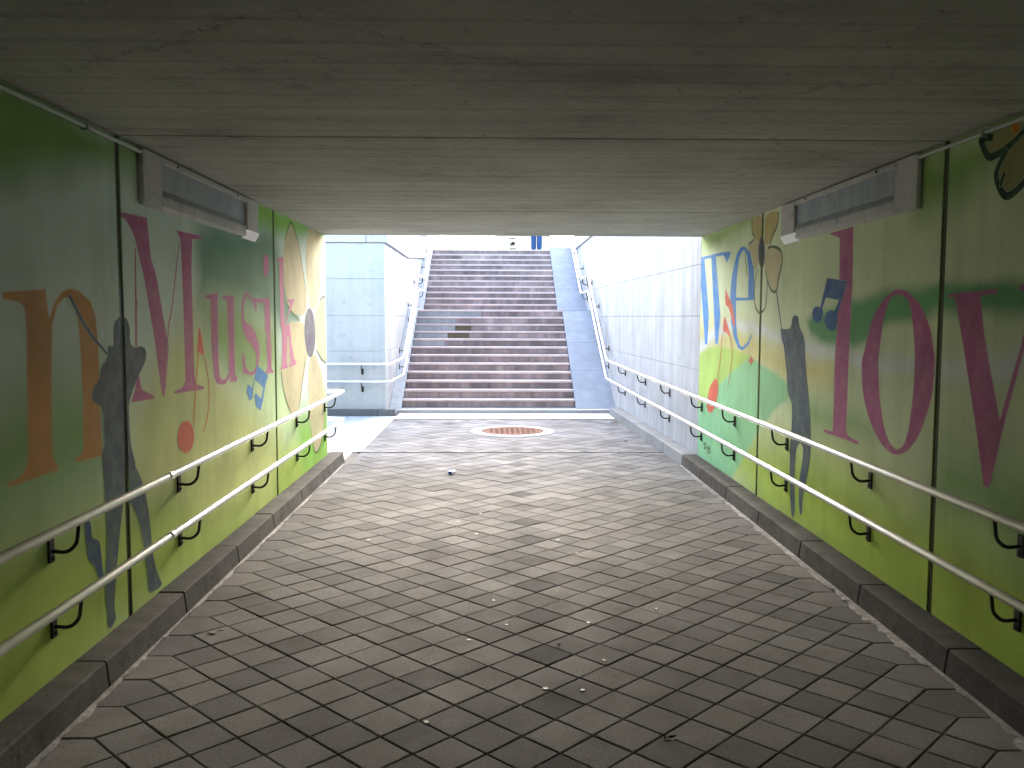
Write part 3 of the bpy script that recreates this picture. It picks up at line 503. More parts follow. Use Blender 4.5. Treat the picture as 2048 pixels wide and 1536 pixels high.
def painted_wall(wall, label):
    x = XL if wall == 'L' else XR; s = 1 if wall == 'L' else -1
    root = props(empty('mural_wall', (x, 0, 0)), label, 'wall')
    ed = [YB]+JOINTS+[YE]
    for a, b in zip(ed, ed[1:]):
        ya = a+(GAP/2 if a > YB else 0); yb = b-(GAP/2 if b < YE else 0)
        res = .026 if b > 2 else .2
        ny = max(2, int((yb-ya)/res)); nz = max(2, int((HC+.02)/res))
        Yg, Zg = np.meshgrid(np.linspace(ya, yb, ny+1), np.linspace(0, HC+.02, nz+1), indexing='ij')
        C = mural_colour(wall, Yg, Zg)
        V = np.stack([np.zeros_like(Yg), Yg, Zg], -1).reshape(-1, 3).tolist(); C = C.reshape(-1, 3).tolist(); Fq = []
        W = nz+1
        for i in range(ny):
            for j in range(nz): Fq.append((i*W+j, (i+1)*W+j, (i+1)*W+j+1, i*W+j+1))
        # returns into the joint
        for i, i1 in ((0, 0), (ny, ny)):
            k = len(V); yy = ya if i == 0 else yb
            for zz, jj in ((0, 0), (HC+.02, nz)):
                V.append((-s*.09, yy, zz)); C.append(C[i*W+jj])
            k0 = len(V)-2; V.append((0, yy, 0)); C.append(C[i*W]); V.append((0, yy, HC+.02)); C.append(C[i*W+nz]); Fq.append((k0+2, k0, k0+1, k0+3))
        me = bpy.data.meshes.new('wall_panel'); me.from_pydata(V, [], Fq); me.materials.append(M_MURAL)
        at = me.attributes.new('paint', 'FLOAT_COLOR', 'POINT'); at.data.foreach_set('color', np.c_[np.array(C), np.ones(len(C))].astype(np.float32).ravel())
        link(bpy.data.objects.new('wall_panel', me), root)
    bm = bmesh.new(); add_box(bm, *sorted((-s*.09, -s*.35)), YB, YE, -.1, HC+.03); bmobj('wall_core', fix(bm), M_CORE, root)
    for j in JOINTS:
        bm = bmesh.new(); add_box(bm, *sorted((-s*.007, -s*.09)), j-GAP/2-.002, j+GAP/2+.002, .02, HC+.01); bmobj('joint_sealant', fix(bm), M_SEAL, root)
    if wall == 'L':
        bm = bmesh.new(); add_box(bm, -.004-.3, -.004, YE, YE+.06, -.05, ZST+.25); bmobj('end_pier', fix(bm, .004), M_WALLC, root)
        for z0, z1 in ((.92, 1.84),):
            bm = bmesh.new(); add_box(bm, -.0085, -.005, JN[0]-GAP/2+.001, JN[0]+GAP/2-.001, z0, z1); bmobj('painted_joint', fix(bm), M_BLACKP, root)
    def decal(name, col, layer, tris, parent, soft=.011):
        bm = bmesh.new(); off = s*(.0004*layer); lay = bm.verts.layers.float.new('cover')
        for t in tris:
            try: bm.faces.new([bm.verts.new((off, q[0], q[1])) for q in t])
            except ValueError: pass
        bmesh.ops.remove_doubles(bm, verts=bm.verts[:], dist=1e-4)
        for v in bm.verts: v[lay] = 1.0
        bes = [e for e in bm.edges if len(e.link_faces) == 1]; nrm = {}
        for e in bes:
            a, b = e.verts; c = e.link_faces[0].calc_center_median(); t = (b.co-a.co); q = Vector((0, t.z, -t.y))
            if q.length < 1e-9: continue
            q.normalize()
            if q.dot(c-a.co) > 0: q = -q
            for v in (a, b): nrm.setdefault(v, []).append(q)
        outer = {}
        for v, qs in nrm.items():
            q = sum(qs, Vector()); q = q.normalized() if q.length > 1e-6 else qs[0]
            ov = bm.verts.new(v.co+q*soft); ov[lay] = 0.0; outer[v] = ov
        for e in bes:
            a, b = e.verts
            if a in outer and b in outer: bm.faces.new((a, b, outer[b], outer[a]))
        for cy in [e for j in JN for e in (j-GAP/2, j+GAP/2)]+[YE-.004]:
            bmesh.ops.bisect_plane(bm, geom=bm.verts[:]+bm.edges[:]+bm.faces[:], plane_co=(0, cy, 0), plane_no=(0, 1, 0))
        for cz in (.14, HC-.005): bmesh.ops.bisect_plane(bm, geom=bm.verts[:]+bm.edges[:]+bm.faces[:], plane_co=(0, 0, cz), plane_no=(0, 0, 1))
        def bad(f):
            c = f.calc_center_median(); return any(abs(c.y-j) < GAP/2 for j in JN) or c.y > YE-.004 or c.z < .14 or c.z > HC-.005
        bmesh.ops.delete(bm, geom=[f for f in bm.faces if bad(f)], context='FACES')
        if not bm.faces: bm.free(); return None
        o = bmobj(name, bm, M_PAINT[col], parent); me = o.data
        co = np.empty(len(me.vertices)*3); me.vertices.foreach_get('co', co); co = co.reshape(-1, 3)
        under = mural_colour(wall, co[:, 1], co[:, 2])*.88
        at = me.attributes.new('under', 'FLOAT_COLOR', 'POINT'); at.data.foreach_set('color', np.c_[under, np.ones(len(under))].astype(np.float32).ravel())
        return o
    last = None; nth = 0
    for w, name, lab, col, layer, kind, width, pts, hole in SHAPES:
        if w != wall: continue
        nth += 1
        if kind == 'poly':
            def chaikin(P):
                o = []
                for i in range(len(P)):
                    a, b = P[i-1], P[i]; o += [(a[0]*.8+b[0]*.2, a[1]*.8+b[1]*.2), (a[0]*.2+b[0]*.8, a[1]*.2+b[1]*.8)]
                return o
            if name in ('painted_figure', 'petal', 'painted_flame', 'painted_note_head', 'painted_case') or hole: pts = chaikin(chaikin(pts)); hole = chaikin(chaikin(hole)) if hole else None
            loops = [[Vector((a, b, 0)) for a, b in pts]]
            if hole: loops.append([Vector((a, b, 0)) for a, b in hole])
            flatp = [v for L_ in loops for v in L_]
            tris = [[(flatp[i].x, flatp[i].y) for i in t] for t in tessellate_polygon(loops)]
        else:
            P = [Vector(q) for q in pts]
            if len(P) > 2:
                Q = []
                for i in range(len(P)-1):
                    p0, p1, p2, p3 = P[max(i-1, 0)], P[i], P[i+1], P[min(i+2, len(P)-1)]
                    for k in range(5):
                        t = k/5; Q.append(.5*((2*p1)+(p2-p0)*t+(2*p0-5*p1+4*p2-p3)*t*t+(3*p1-p0-3*p2+p3)*t**3))
                Q.append(P[-1]); P = Q
            Ls, Rs = [], []
            for i, q in enumerate(P):
                t = (P[min(i+1, len(P)-1)]-P[max(i-1, 0)]).normalized(); nn = Vector((-t.y, t.x))*width*.5*(.55+.45*math.sin(math.pi*min(1, .12+.88*i/(len(P)-1))))
                Ls.append(q+nn); Rs.append(q-nn)
            tris = []
            for i in range(len(P)-1): tris += [[Ls[i], Ls[i+1], Rs[i+1]], [Ls[i], Rs[i+1], Rs[i]]]
        par = last if (name in ('letter_stroke', 'letter_dot') and last) else root
        o = decal(name, col, layer+.03*nth, tris, par, .004 if (kind == 'rib' or layer > 2 or name == 'letter_stroke') else .012)
        if o is None: continue
        if lab: o['label'] = lab
        if name == 'painted_letter': last = o
    return root
painted_wall('L', 'green mural wall with painted orange n and magenta word Musik')
painted_wall('R', 'green mural wall with painted blue word we and magenta letters lov')
# ================================================================== wall lamps and conduits
def wall_lamp(wall, label):
    x = XL if wall == 'L' else XR; s = 1 if wall == 'L' else -1
    root = props(empty('wall_lamp', (x, 0, 0)), label, 'lamp', 'recessed wall lamps under the ceiling')
    y0, y1, z0, z1 = LAMP_Y0, LAMP_Y1, LAMP_Z0, HC-.012; d = .032; i0, i1, iz = y0+.27, y1-.30, z0+.075
    def bar(name, ya, yb, za, zb, mat=M_LAMPW, dep=d, slope=0):
        b = [(s*.003, ya, za), (s*.003, yb, za), (s*.003, yb, zb), (s*.003, ya, zb)]
        t = [(s*dep, ya, za+slope), (s*dep, yb, za+slope), (s*dep, yb, zb), (s*dep, ya, zb)]
        return solid(name, b, t, mat, root, .004)
    bar('frame_bar', y0, i0, z0, z1); bar('frame_bar', i1, y1, z0+.04, z1); bar('frame_bar', i0, i1, z1-.035, z1)
    bar('frame_bar', i0, y1-.33, z0, iz, slope=.02)
    bar('bright_end', y1-.37, y1, z0-.012, z0+.062, M_LAMPB, d+.006, .058)  # added end piece: bright patch put into its white colour and tilt
    bar('diffuser', i0-.01, i1+.01, iz-.01, z1-.02, M_DIFF, .009)
    solid('inner_ledge', [(s*.009, i0, iz), (s*.009, i1, iz), (s*.009, i1, iz+.045), (s*.009, i0, iz+.045)], [(s*.029, i0, iz), (s*.029, i1, iz), (s*.029, i1, iz+.006), (s*.029, i0, iz+.006)], M_DIFF, root)
    for k in (i0+.25, i1-.25): bar('screw', k-.012, k+.012, z1-.025, z1-.010, M_IRON, d+.006)
    return root
wall_lamp('L', 'dusty white lamp box above the magenta letter M'); wall_lamp('R', 'dusty white lamp box above the tall magenta letter l')
for s, x, lab in ((1, XL, 'thin conduit pipe running to the lamp above letter M'), (-1, XR, 'thin conduit pipe running to the lamp above tall letter l')):
    r = props(empty('conduit', (x, 0, 0)), lab, 'pipe')
    tube('pipe', [(s*.02, YB+.2, HC-.035), (s*.02, LAMP_Y0+.02, HC-.035)], .011, M_PIPE, r, 8)
    for k in range(6):
        yy = 4.2-k*1.4
        bm = bmesh.new(); add_box(bm, *sorted((0, s*.034)), yy-.012, yy+.012, HC-.052, HC-.02); bmobj('clip', fix(bm), M_PIPE, r)
# ================================================================== handrails
def bracket_mesh(s):
    bm = bmesh.new()
    add_tube(bm, fillet([(0, 0, -.135), (s*.075, 0, -.142), (s*.118, 0, -.105), (s*.13, 0, -.01)], .05, 4), .0085, 8)
    for f in bm.faces: f.smooth = True
    add_box(bm, *sorted((0, s*.012)), -.02, .02, -.185, -.085)
    add_tube(bm, [(s*.008, 0, -.165), (s*.02, 0, -.165)], .008, 6)
    bmesh.ops.recalc_face_normals(bm, faces=bm.faces[:]); me = bpy.data.meshes.new('bracket'); bm.to_mesh(me); bm.free(); me.materials.append(M_IRON); return me
ME_BL, ME_BR = bracket_mesh(1), bracket_mesh(-1)
def rail(label, path, r=.0215, brackets=(), ends=()):
    root = props(empty('handrail', path[0]), label, 'handrail'); o0 = Vector(path[0])
    tube('rail', [Vector(p)-o0 for p in path], r, M_RAIL, root, 14)
    for q, (p0, p1) in enumerate(zip(path, path[1:])):
        a, b = Vector(p0), Vector(p1); L = (b-a).length
        if L > 4 and 'left mural' in label:
            for k in range(1, int(L/3.1)):
                c = b+(a-b).normalized()*(3.1*k-.7)-o0; t = (b-a).normalized()*.035; tube('sleeve', [c-t, c+t], r+.0012, M_RAIL, root, 12)
    for me, loc, rz in brackets: inst('bracket', me, root, Vector(loc)-o0, rz)
    return root
BL = [3.77-1.565*k for k in range(6, 0, -1)]+[3.77, 5.31, 6.92, 8.48, 9.86]
BR = [3.78-1.565*k for k in range(6, 0, -1)]+[3.78, 5.35, 6.92, 8.46, 9.83]
for z, lab in ((.822, 'upper'), (.49, 'lower')):
    xl = XL+.13; path = fillet([(xl, YB+.3, z), (xl, YE+.36, z), (xl-.09, YE+.40, z), (-4.5, YE+.33, z)], .09, 6)
    rail(f'{lab} steel rail along the left mural wall, bent round its end', path, brackets=[(ME_BL, (XL, y, z), 0) for y in BL]+[(ME_BL, (x, YE+.07, z), math.pi/2) for x in (-2.9, -4.2)])
    zr = z+.012
    path = [(XR-.13, YB+.3, zr), (XR-.13, YE, zr), (xright(13)-.135, 13, zr+.04)]+[(2.015, 15.95, zr+.09)]
    zz = zr+.09; y19 = ynose(12)+.05; y20 = ynose(13)-.1; za = zz+.512*(y19-15.95); zb = za+.512*(YTOP-y20)
    path += [(2.005, y19, za), (2.0, y20, za), (1.99, YTOP, zb), (1.99, YTOP+.5, zb)]
    br = [(ME_BR, (XR, y, zr), 0) for y in BR]+[(ME_BR, (xright(y), y, zr+.015*(y-10)), 0) for y in (11.45, 13.05, 14.75)]
    br += [(ME_BR, (xright(y)-.01, y, zz+.512*(y-15.95)), 0) for y in (16.6, 18.2)]+[(ME_BR, (xright(y)-.01, y, za), 0) for y in (19.5, 20.4)]+[(ME_BR, (xright(y), y, za+.512*(y-y20)), 0) for y in (21.6, 23.2)]
    rail(f'{lab} steel rail along the right walls and up the ramp', fillet(path, .08, 5), brackets=br)
    zl = .895 if lab == 'upper' else .592
    za = zl+.06+.512*(y19-16.0); zb = za+.512*(YTOP-y20)
    path = [(-8.8, 15.07, zl+.01), (-1.80, 15.07, zl), (-1.68, 16.0, zl+.06), (-1.68, y19, za), (-1.68, y20, za), (-1.68, YTOP, zb), (-1.68, YTOP+.5, zb)]
    br = [(ME_BL, (x, 15.2, zl), -math.pi/2) for x in (-2.3, -3.9, -5.5)]
    br += [(ME_BL, (-1.81, y, zl+.06+.512*(y-16)), 0) for y in (16.5, 18.2)]+[(ME_BL, (-1.81, y, za), 0) for y in (19.5, 20.4)]+[(ME_BL, (-1.81, y, za+.512*(y-y20)), 0) for y in (21.6, 23.2)]
    rail(f'{lab} steel rail round the concrete pillar and up the stair side', fillet(path, .07, 5), brackets=br)
# ================================================================== concrete walls outside
def panel_run(root, p0, p1, out, zs0, zs1, cuts, mat, thick=.24):
    """lifts of cast concrete between two foot points, face on the line, body towards `out`"""
    a, b = Vector(p0), Vector(p1); n = Vector(out)*thick
    for c0, c1 in zip(cuts, cuts[1:]):
        q0, q1 = a.lerp(b, c0), a.lerp(b, c1); dd = (q1-q0).normalized()*.0015; q0 += dd; q1 -= dd
        for k in range(len(zs0)-1):
            f = lambda t, j: zs0[j]+(zs1[j]-zs0[j])*t
            lo0, lo1, hi0, hi1 = f(c0, k)+.0015, f(c1, k)+.0015, f(c0, k+1)-.0015, f(c1, k+1)-.0015
            solid('concrete_panel', [(q0.x, q0.y, lo0), (q1.x, q1.y, lo1), (q1.x, q1.y, hi1), (q0.x, q0.y, hi0)],
                  [(q0.x+n.x, q0.y+n.y, lo0), (q1.x+n.x, q1.y+n.y, lo1), (q1.x+n.x, q1.y+n.y, hi1), (q0.x+n.x, q0.y+n.y, hi0)], mat, root, .004)
LR = [-.05, 1.10, 1.72, 2.31, 3.50]
rw = props(empty('stairwell_wall', (0, 0, 0)), 'tall streaked concrete wall beside the grey ramp, joined to the right mural', 'wall')
panel_run(rw, (XR, YE+.012), (2.15, 16), (1, 0), LR, LR, [0, .478, 1], M_WALLC)
panel_run(rw, (2.15, 16), (2.12, 24.3), (1, 0), LR, LR, [0, .38, .7, 1], M_WALLC)
bm = bmesh.new(); add_box(bm, XR+.1, XR+.5, YE+.02, 24.3, -.1, 3.45); bmobj('wall_core', fix(bm), M_CORE, rw)
for a, b in (((XR, YE+.02), (2.15, 16)), ((2.15, 16.005), (2.12, 24.3))):
    solid('coping', [(a[0]-.045, a[1], 3.503), (b[0]-.045, b[1], 3.503), (b[0]+.4, b[1], 3.503), (a[0]+.6, a[1], 3.503)], [(a[0]-.045, a[1], 3.86), (b[0]-.045, b[1], 3.86), (b[0]+.4, b[1], 3.86), (a[0]+.6, a[1], 3.86)], M_COPE, rw, .01)
LL = [-.05, 1.11, 1.72, 2.35, 2.96]; XP = -1.905
pw = props(empty('pillar_wall', (0, 0, 0)), 'pale concrete corner wall with a coping, left of the stairs', 'wall')
panel_run(pw, (-9, 15.2), (XP, 15.2), (0, 1), LL, LL, [0, .35, .72, 1], M_PILLAR)
panel_run(pw, (XP, 15.443), (XP, 19.1), (-1, 0), LL, LL, [0, .5, 1], M_WALLC)
panel_run(pw, (XP, 19.1), (XP, 24.3), (-1, 0), LL, LL[:-1]+[3.30], [0, .5, 1], M_WALLC)
bm = bmesh.new(); add_box(bm, -9, XP-.24, 15.44, 15.8, -.1, 2.9); add_box(bm, XP-.5, XP-.2, 15.81, 24.3, -.1, 2.9); bmobj('wall_core', fix(bm), M_CORE, pw)
oh = .045
def cope(b, za, zb, ha): return solid('coping', [(v[0], v[1], za if i in (0, 3) else zb) for i, v in enumerate(b)], [(v[0], v[1], (za if i in (0, 3) else zb)+ha) for i, v in enumerate(b)], M_COPE, pw, .012)
cope([(-9, 15.2-oh), (XP-.31, 15.2-oh), (XP-.31, 15.6), (-9, 15.6)], 2.965, 2.965, .56)
cope([(XP-.305, 15.2-oh), (XP-.305, 19.1), (XP+oh, 19.1), (XP+oh, 15.2-oh)][::-1], 2.965, 2.965, .56)
solid('coping', [(XP+oh, 19.103, 2.965), (XP+oh, 24.3, 3.305), (XP-.305, 24.3, 3.305), (XP-.305, 19.103, 2.965)], [(XP+oh, 19.103, 3.525), (XP+oh, 24.3, 3.83), (XP-.305, 24.3, 3.83), (XP-.305, 19.103, 3.525)], M_COPE, pw, .012)
nw = props(empty('passage_wall', (0, 0, 0)), 'concrete retaining wall on the near side of the side passage', 'wall')
panel_run(nw, (-9, YE+.055), (XL-.31, YE+.055), (0, -1), [-.05, 1.11, 2.35, 3.75], [-.05, 1.11, 2.35, 3.75], [0, .5, 1], M_PILLAR)
ew = props(empty('passage_end_wall', (0, 0, 0)), 'concrete end wall closing the side passage', 'wall')
panel_run(ew, (-9, YE-.2), (-9, 15.5), (-1, 0), [-.05, 1.11, 2.35, 3.75], [-.05, 1.11, 2.35, 3.75], [0, .5, 1], M_PILLAR)
bk = props(empty('rear_court_wall', (0, 0, 0)), 'concrete retaining wall of the far rear entrance behind the tunnel', 'wall')
panel_run(bk, (XL, YB-6), (XR, YB-6), (0, -1), [-.05, 1.8, 3.7], [-.05, 1.8, 3.7], [0, .5, 1], M_PILLAR)
panel_run(bk, (XL, YB-6), (XL, YB), (-1, 0), [-.05, 1.8, 3.7], [-.05, 1.8, 3.7], [0, .5, 1], M_PILLAR)
panel_run(bk, (XR, YB-6), (XR, YB), (1, 0), [-.05, 1.8, 3.7], [-.05, 1.8, 3.7], [0, .5, 1], M_PILLAR)
# ================================================================== stairs and ramp
st = props(empty('staircase', (0, Y0, 0)), 'wide brown stone staircase of two flights rising to the street', 'stairs')
def sbox(name, x0, x1, y0, y1, z0, z1, mat, bev=.005): return box(name, x0, x1, y0-Y0, y1-Y0, z0, z1, mat, st, bev)
sbox('plinth', XSL-.05, xright(15.8)+.05, 15.52, Y0+.2, -.05, S0, concrete('plinth stone', (.42, .41, .40), .8, .2, 0, 50, 0, .2))
bm = bmesh.new(); prof = [(Y0+.1, -.04)]
for k in range(1, 24):
    prof += [(ynose(k)+.08, znose(k-1)-.03 if k > 1 else -.03), (ynose(k)+.08, znose(k)-.06)]
prof += [(YTOP+.28, ZST-.06), (YTOP+.28, -.04)]
add_hexa(bm, [(XSL+.001, y-Y0, z) for y, z in prof], [(XSR-.001, y-Y0, z) for y, z in prof]); bmobj('stair_core', fix(bm), M_CORE, st)
REP = {8: [(-1.69, -1.05, 'L')], 9: [(-1.69, -1.0, 'L'), (-1.0, -.55, 'O')], 10: [(-1.69, -.86, 'L'), (-.86, -.52, 'O')], 11: [(-1.69, -.86, 'L')], 12: [(-1.69, -.32, 'L')]}
rr = random.Random(4)
for k in range(1, 24):
    y, z = ynose(k), znose(k); yn = ynose(k+1) if k < 23 else y+.3
    if k == 12: yn = ynose(13)
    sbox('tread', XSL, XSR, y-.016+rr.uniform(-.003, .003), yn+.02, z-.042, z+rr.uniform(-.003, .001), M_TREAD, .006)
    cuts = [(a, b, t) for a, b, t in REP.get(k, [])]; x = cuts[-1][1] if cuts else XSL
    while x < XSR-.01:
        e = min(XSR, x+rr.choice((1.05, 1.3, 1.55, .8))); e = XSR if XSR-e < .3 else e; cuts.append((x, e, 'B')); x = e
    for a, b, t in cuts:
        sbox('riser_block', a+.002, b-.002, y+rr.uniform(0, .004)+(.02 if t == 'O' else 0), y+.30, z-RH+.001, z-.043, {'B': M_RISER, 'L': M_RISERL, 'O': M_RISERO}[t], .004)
def nose_z(y, off=0): return (S0+RH+(y-Y0)*RH/TD if y < ynose(12) else (znose(12) if y < ynose(13)-TD else znose(12)+(y-ynose(13)+TD)*RH/TD))+off
def slope_solid(name, x0, x1, ys, off, mat, parent, yo=0):
    bm = bmesh.new()
    pr = [(y, nose_z(y, off)) for y in ys]; lo = [(y, z-.25) for y, z in pr]; loop = pr+lo[::-1]
    add_hexa(bm, [(x0, y-yo, z) for y, z in loop], [(x1, y-yo, z) for y, z in loop]); return bmobj(name, fix(bm, .004), mat, parent)
slope_solid('cheek', XP+.004, XSL-.002, [Y0-.42, ynose(12)], .015, M_WALLC, st, Y0)
slope_solid('cheek', XP+.004, XSL-.002, [ynose(12)+.003, ynose(13)-TD], .012, M_WALLC, st, Y0)
slope_solid('cheek', XP+.004, XSL-.002, [ynose(13)-TD+.003, YTOP+.25], .015, M_WALLC, st, Y0)
rp = props(empty('ramp', (0, Y0, 0)), 'smooth blue-grey concrete ramp between the stairs and the right wall', 'ramp')
seg = [Y0-.30, 16.9, 17.9, ynose(12)]
for a, b in zip(seg, seg[1:]): slope_solid('ramp_slab', XSR+.004, 2.2, [a+.003, b-.003], -.012, M_RAMP, rp, Y0)
slope_solid('ramp_slab', XSR+.004, 2.2, [ynose(12)+.003, ynose(13)-TD], -.005, M_RAMP, rp, Y0)
seg = [ynose(13)-TD, 21.6, 22.7, YTOP+.2]
for a, b in zip(seg, seg[1:]): slope_solid('ramp_slab', XSR+.004, 2.2, [a+.003, b-.003], -.012, M_RAMP, rp, Y0)
# ================================================================== manhole
mh = props(empty('manhole_cover', (.25, 13.05, 0)), 'rusty round manhole cover in a white concrete ring', 'manhole cover')
def disc(name, r0, r1, z0, z1, mat, n=48):
    bm = bmesh.new(); P = lambda r, z, k: (r*math.cos(2*math.pi*k/n), r*math.sin(2*math.pi*k/n), z)
    if r0 == 0: add_hexa(bm, [P(r1, z0, k) for k in range(n)], [P(r1-.006, z1, k) for k in range(n)])
    else:
        for k in range(n):
            q = k+1
            for f in ([P(r0, z1, k), P(r1-.005, z1, k), P(r1-.005, z1, q), P(r0, z1, q)], [P(r1-.005, z1, k), P(r1, z0, k), P(r1, z0, q), P(r1-.005, z1, q)], [P(r0, z0, k), P(r0, z1, k), P(r0, z1, q), P(r0, z0, q)]): bm.faces.new([bm.verts.new(v) for v in f])
        bmesh.ops.remove_doubles(bm, verts=bm.verts[:], dist=1e-5)
    return bmobj(name, fix(bm), mat, mh)
disc('ring', .47, .63, -.02, .010, M_RING); disc('rim', .455, .471, -.02, .0125, concrete('iron rim', (.07, .05, .045), .8, .3, 0, 40, 0, .3)); cv_ = disc('cover', 0, .452, -.02, .009, M_RUST)
for k in range(-5, 6):
    for j in range(-5, 6):
        if k*k+j*j < 24:
            bm = bmesh.new(); add_box(bm, k*.078-.026, k*.078+.026, j*.078-.009, j*.078+.009, .008, .0125); bmobj('stud', fix(bm), M_RUST, cv_)
# ================================================================== litter
def crumple(name, loc, r, mat, label, cat, seed, flatn=.6):
    bm = bmesh.new(); bmesh.ops.create_icosphere(bm, subdivisions=2, radius=r); rr = random.Random(seed)
    for v in bm.verts: v.co *= rr.uniform(.6, 1.15); v.co.z *= flatn
    zmin = min(v.co.z for v in bm.verts)
    for v in bm.verts: v.co.z -= zmin
    return props(bmobj(name, bm, mat, loc=loc), label, cat)
lit = crumple('crumpled_wrapper', (-.48, 9.47, 0), .042, flat('blue foil', (.05, .10, .45), .3, .2), 'small crumpled blue and white wrapper on the pavers', 'litter', 3)
crumple('white_part', (.02, -.02, .004), .02, flat('pale blue foil', (.75, .78, .82), .35), None, None, 5).parent = lit
def leaf(loc, rz, L, label, seed):
    bm = bmesh.new(); rr = random.Random(seed); n = 7; row = []
    for i in range(n):
        t = i/(n-1); w = L*.3*math.sin(math.pi*min(.98, t+.03))**.8; z = .010+.004*math.sin(t*5+seed)
        row.append([bm.verts.new((L*(t-.5), sgn*w, z+(abs(sgn)*.005*rr.uniform(.3, 1.3)))) for sgn in (-1, 0, 1)])
    for a, b in zip(row, row[1:]):
        for k in (0, 1): bm.faces.new((a[k], b[k], b[k+1], a[k+1]))
    for v in bm.verts: v.co.z -= .009
    o = bmobj('dry_leaf', bm, flat('dry leaf', (.05, .032, .018), .8), loc=loc); o.rotation_euler.z = rz
    return props(o, label, 'leaf')
leaf((-1.51, 4.66, 0), .7, .085, 'dark curled dry leaf on the floor near the left kerb', 1)
leaf((.71, 3.44, 0), .4, .06, 'small dark dry leaf on the pavers in the dark foreground', 2)
leaf((.33, 4.46, 0), 1.9, .03, 'tiny dark leaf scrap beside the row of dark pavers', 6)
leaf((1.79, 11.99, 0), 2.0, .09, 'dark leaf on the bright pavers near the right concrete wall', 3)
# ================================================================== street level: person, bicycle, kiosk, tan wall, building
def skin(name, verts, edges, radii, mat, parent, root=0, sub=2):
    me = bpy.data.meshes.new(name); me.from_pydata(verts, edges, []); o = bpy.data.objects.new(name, me); link(o, parent)
    mo = o.modifiers.new('skin', 'SKIN'); mo.use_smooth_shade = True; sv = me.skin_vertices[0].data
    for i, r in enumerate(radii): sv[i].radius = (r, r) if not isinstance(r, tuple) else r; sv[i].use_root = (i == root)
    ss = o.modifiers.new('sub', 'SUBSURF'); ss.levels = sub; ss.render_levels = sub; me.materials.append(mat); return o
M_SKIN = flat('skin', (.50, .30, .21), .5); M_JEAN = concrete('blue denim', (.035, .085, .22), .85, .3, 0, 120, 0, .2, .3); M_JACKET = flat('dark jacket', (.05, .06, .10), .8)
M_SHOE = flat('dark shoe', (.03, .03, .035), .6); M_HAIR = flat('brown hair', (.05, .03, .018), .7)
pe = props(empty('person', (1.14, 25.0, ZST-.006)), 'person in blue jeans standing at the top of the stairs', 'person')
body = [(0, 0, .95), (0, 0, 1.15), (0, 0, 1.38), (0, .01, 1.50), (0, 0, 1.56), (0, -.02, 1.66), (0, -.01, 1.76),
        (.10, 0, .90), (.082, -.01, .50), (.08, .02, .09), (.085, -.13, .035), (-.10, 0, .90), (-.082, .03, .50), (-.078, .06, .09), (-.085, -.09, .035),
        (.19, 0, 1.42), (.24, .03, 1.14), (.23, -.10, .92), (-.19, 0, 1.42), (-.24, .03, 1.14), (-.23, -.10, .92)]
be = [(0, 1), (1, 2), (2, 3), (3, 4), (4, 5), (5, 6), (0, 7), (7, 8), (8, 9), (9, 10), (0, 11), (11, 12), (12, 13), (13, 14), (2, 15), (15, 16), (16, 17), (2, 18), (18, 19), (19, 20)]
rad = [.12, .11, .13, .055, .05, .085, .07, .075, .05, .035, .03, .075, .05, .035, .03, .05, .038, .026, .05, .038, .026]
bodyo = skin('body', body, be, rad, M_SKIN, pe)
# hands with five fingers
fv, fe, fr_ = [], [], []
for sx in (1, -1):
    b0 = len(fv); fv += [(sx*.23, -.10, .92), (sx*.228, -.125, .86)]; fe += [(b0, b0+1)]; fr_ += [.026, .03]
    for q, (dx, L) in enumerate(((-.024, .055), (-.008, .068), (.010, .064), (.026, .050))):
        i = len(fv); fv += [(sx*.228+dx, -.135, .835), (sx*.228+dx, -.142, .835-L*.55), (sx*.228+dx, -.132, .835-L)]; fe += [(b0+1, i), (i, i+1), (i+1, i+2)]; fr_ += [.009, .0085, .0075]
    i = len(fv); fv += [(sx*.19, -.14, .875), (sx*.18, -.15, .84)]; fe += [(b0+1, i), (i, i+1)]; fr_ += [.010, .009]
skin('hands', fv, fe, fr_, M_SKIN, pe, 0, 1)
jeans = [(0, 0, .97), (.10, 0, .88), (.082, -.012, .50), (.08, .02, .07), (-.10, 0, .88), (-.082, .03, .50), (-.078, .06, .07), (0, 0, 1.06)]
skin('jeans', jeans, [(0, 1), (1, 2), (2, 3), (0, 4), (4, 5), (5, 6), (0, 7)], [.135, .098, .082, .078, .098, .082, .078, .13], M_JEAN, pe)
jk = [(0, 0, 1.0), (0, 0, 1.2), (0, 0, 1.40), (0, .01, 1.50), (.20, 0, 1.42), (.25, .03, 1.14), (.238, -.08, .96), (-.20, 0, 1.42), (-.25, .03, 1.14), (-.238, -.08, .96)]
skin('jacket', jk, [(0, 1), (1, 2), (2, 3), (2, 4), (4, 5), (5, 6), (2, 7), (7, 8), (8, 9)], [.145, .14, .155, .07, .07, .055, .045, .07, .055, .045], M_JACKET, pe)
skin('hair', [(0, .02, 1.80), (0, .05, 1.72), (0, .055, 1.62)], [(0, 1), (1, 2)], [.075, .085, .05], M_HAIR, pe)
for sx, yy in ((.082, .0), (-.080, .04)): skin('shoe', [(sx, yy+.04, .05), (sx, yy-.06, .045), (sx, yy-.17, .038)], [(0, 1), (1, 2)], [.05, .048, .036], M_SHOE, pe, 0, 1)
for sx in (-1, 1):
    bm = bmesh.new(); bmesh.ops.create_uvsphere(bm, u_segments=10, v_segments=6, radius=.012); bmobj('eye', bm, M_SHOE, pe, True, (sx*.032, -.093, 1.675))
    bm = bmesh.new(); bmesh.ops.create_uvsphere(bm, u_segments=10, v_segments=6, radius=.026); o = bmobj('ear', bm, M_SKIN, pe, True, (sx*.088, -.01, 1.665)); o.scale = (.4, .8, 1.2)
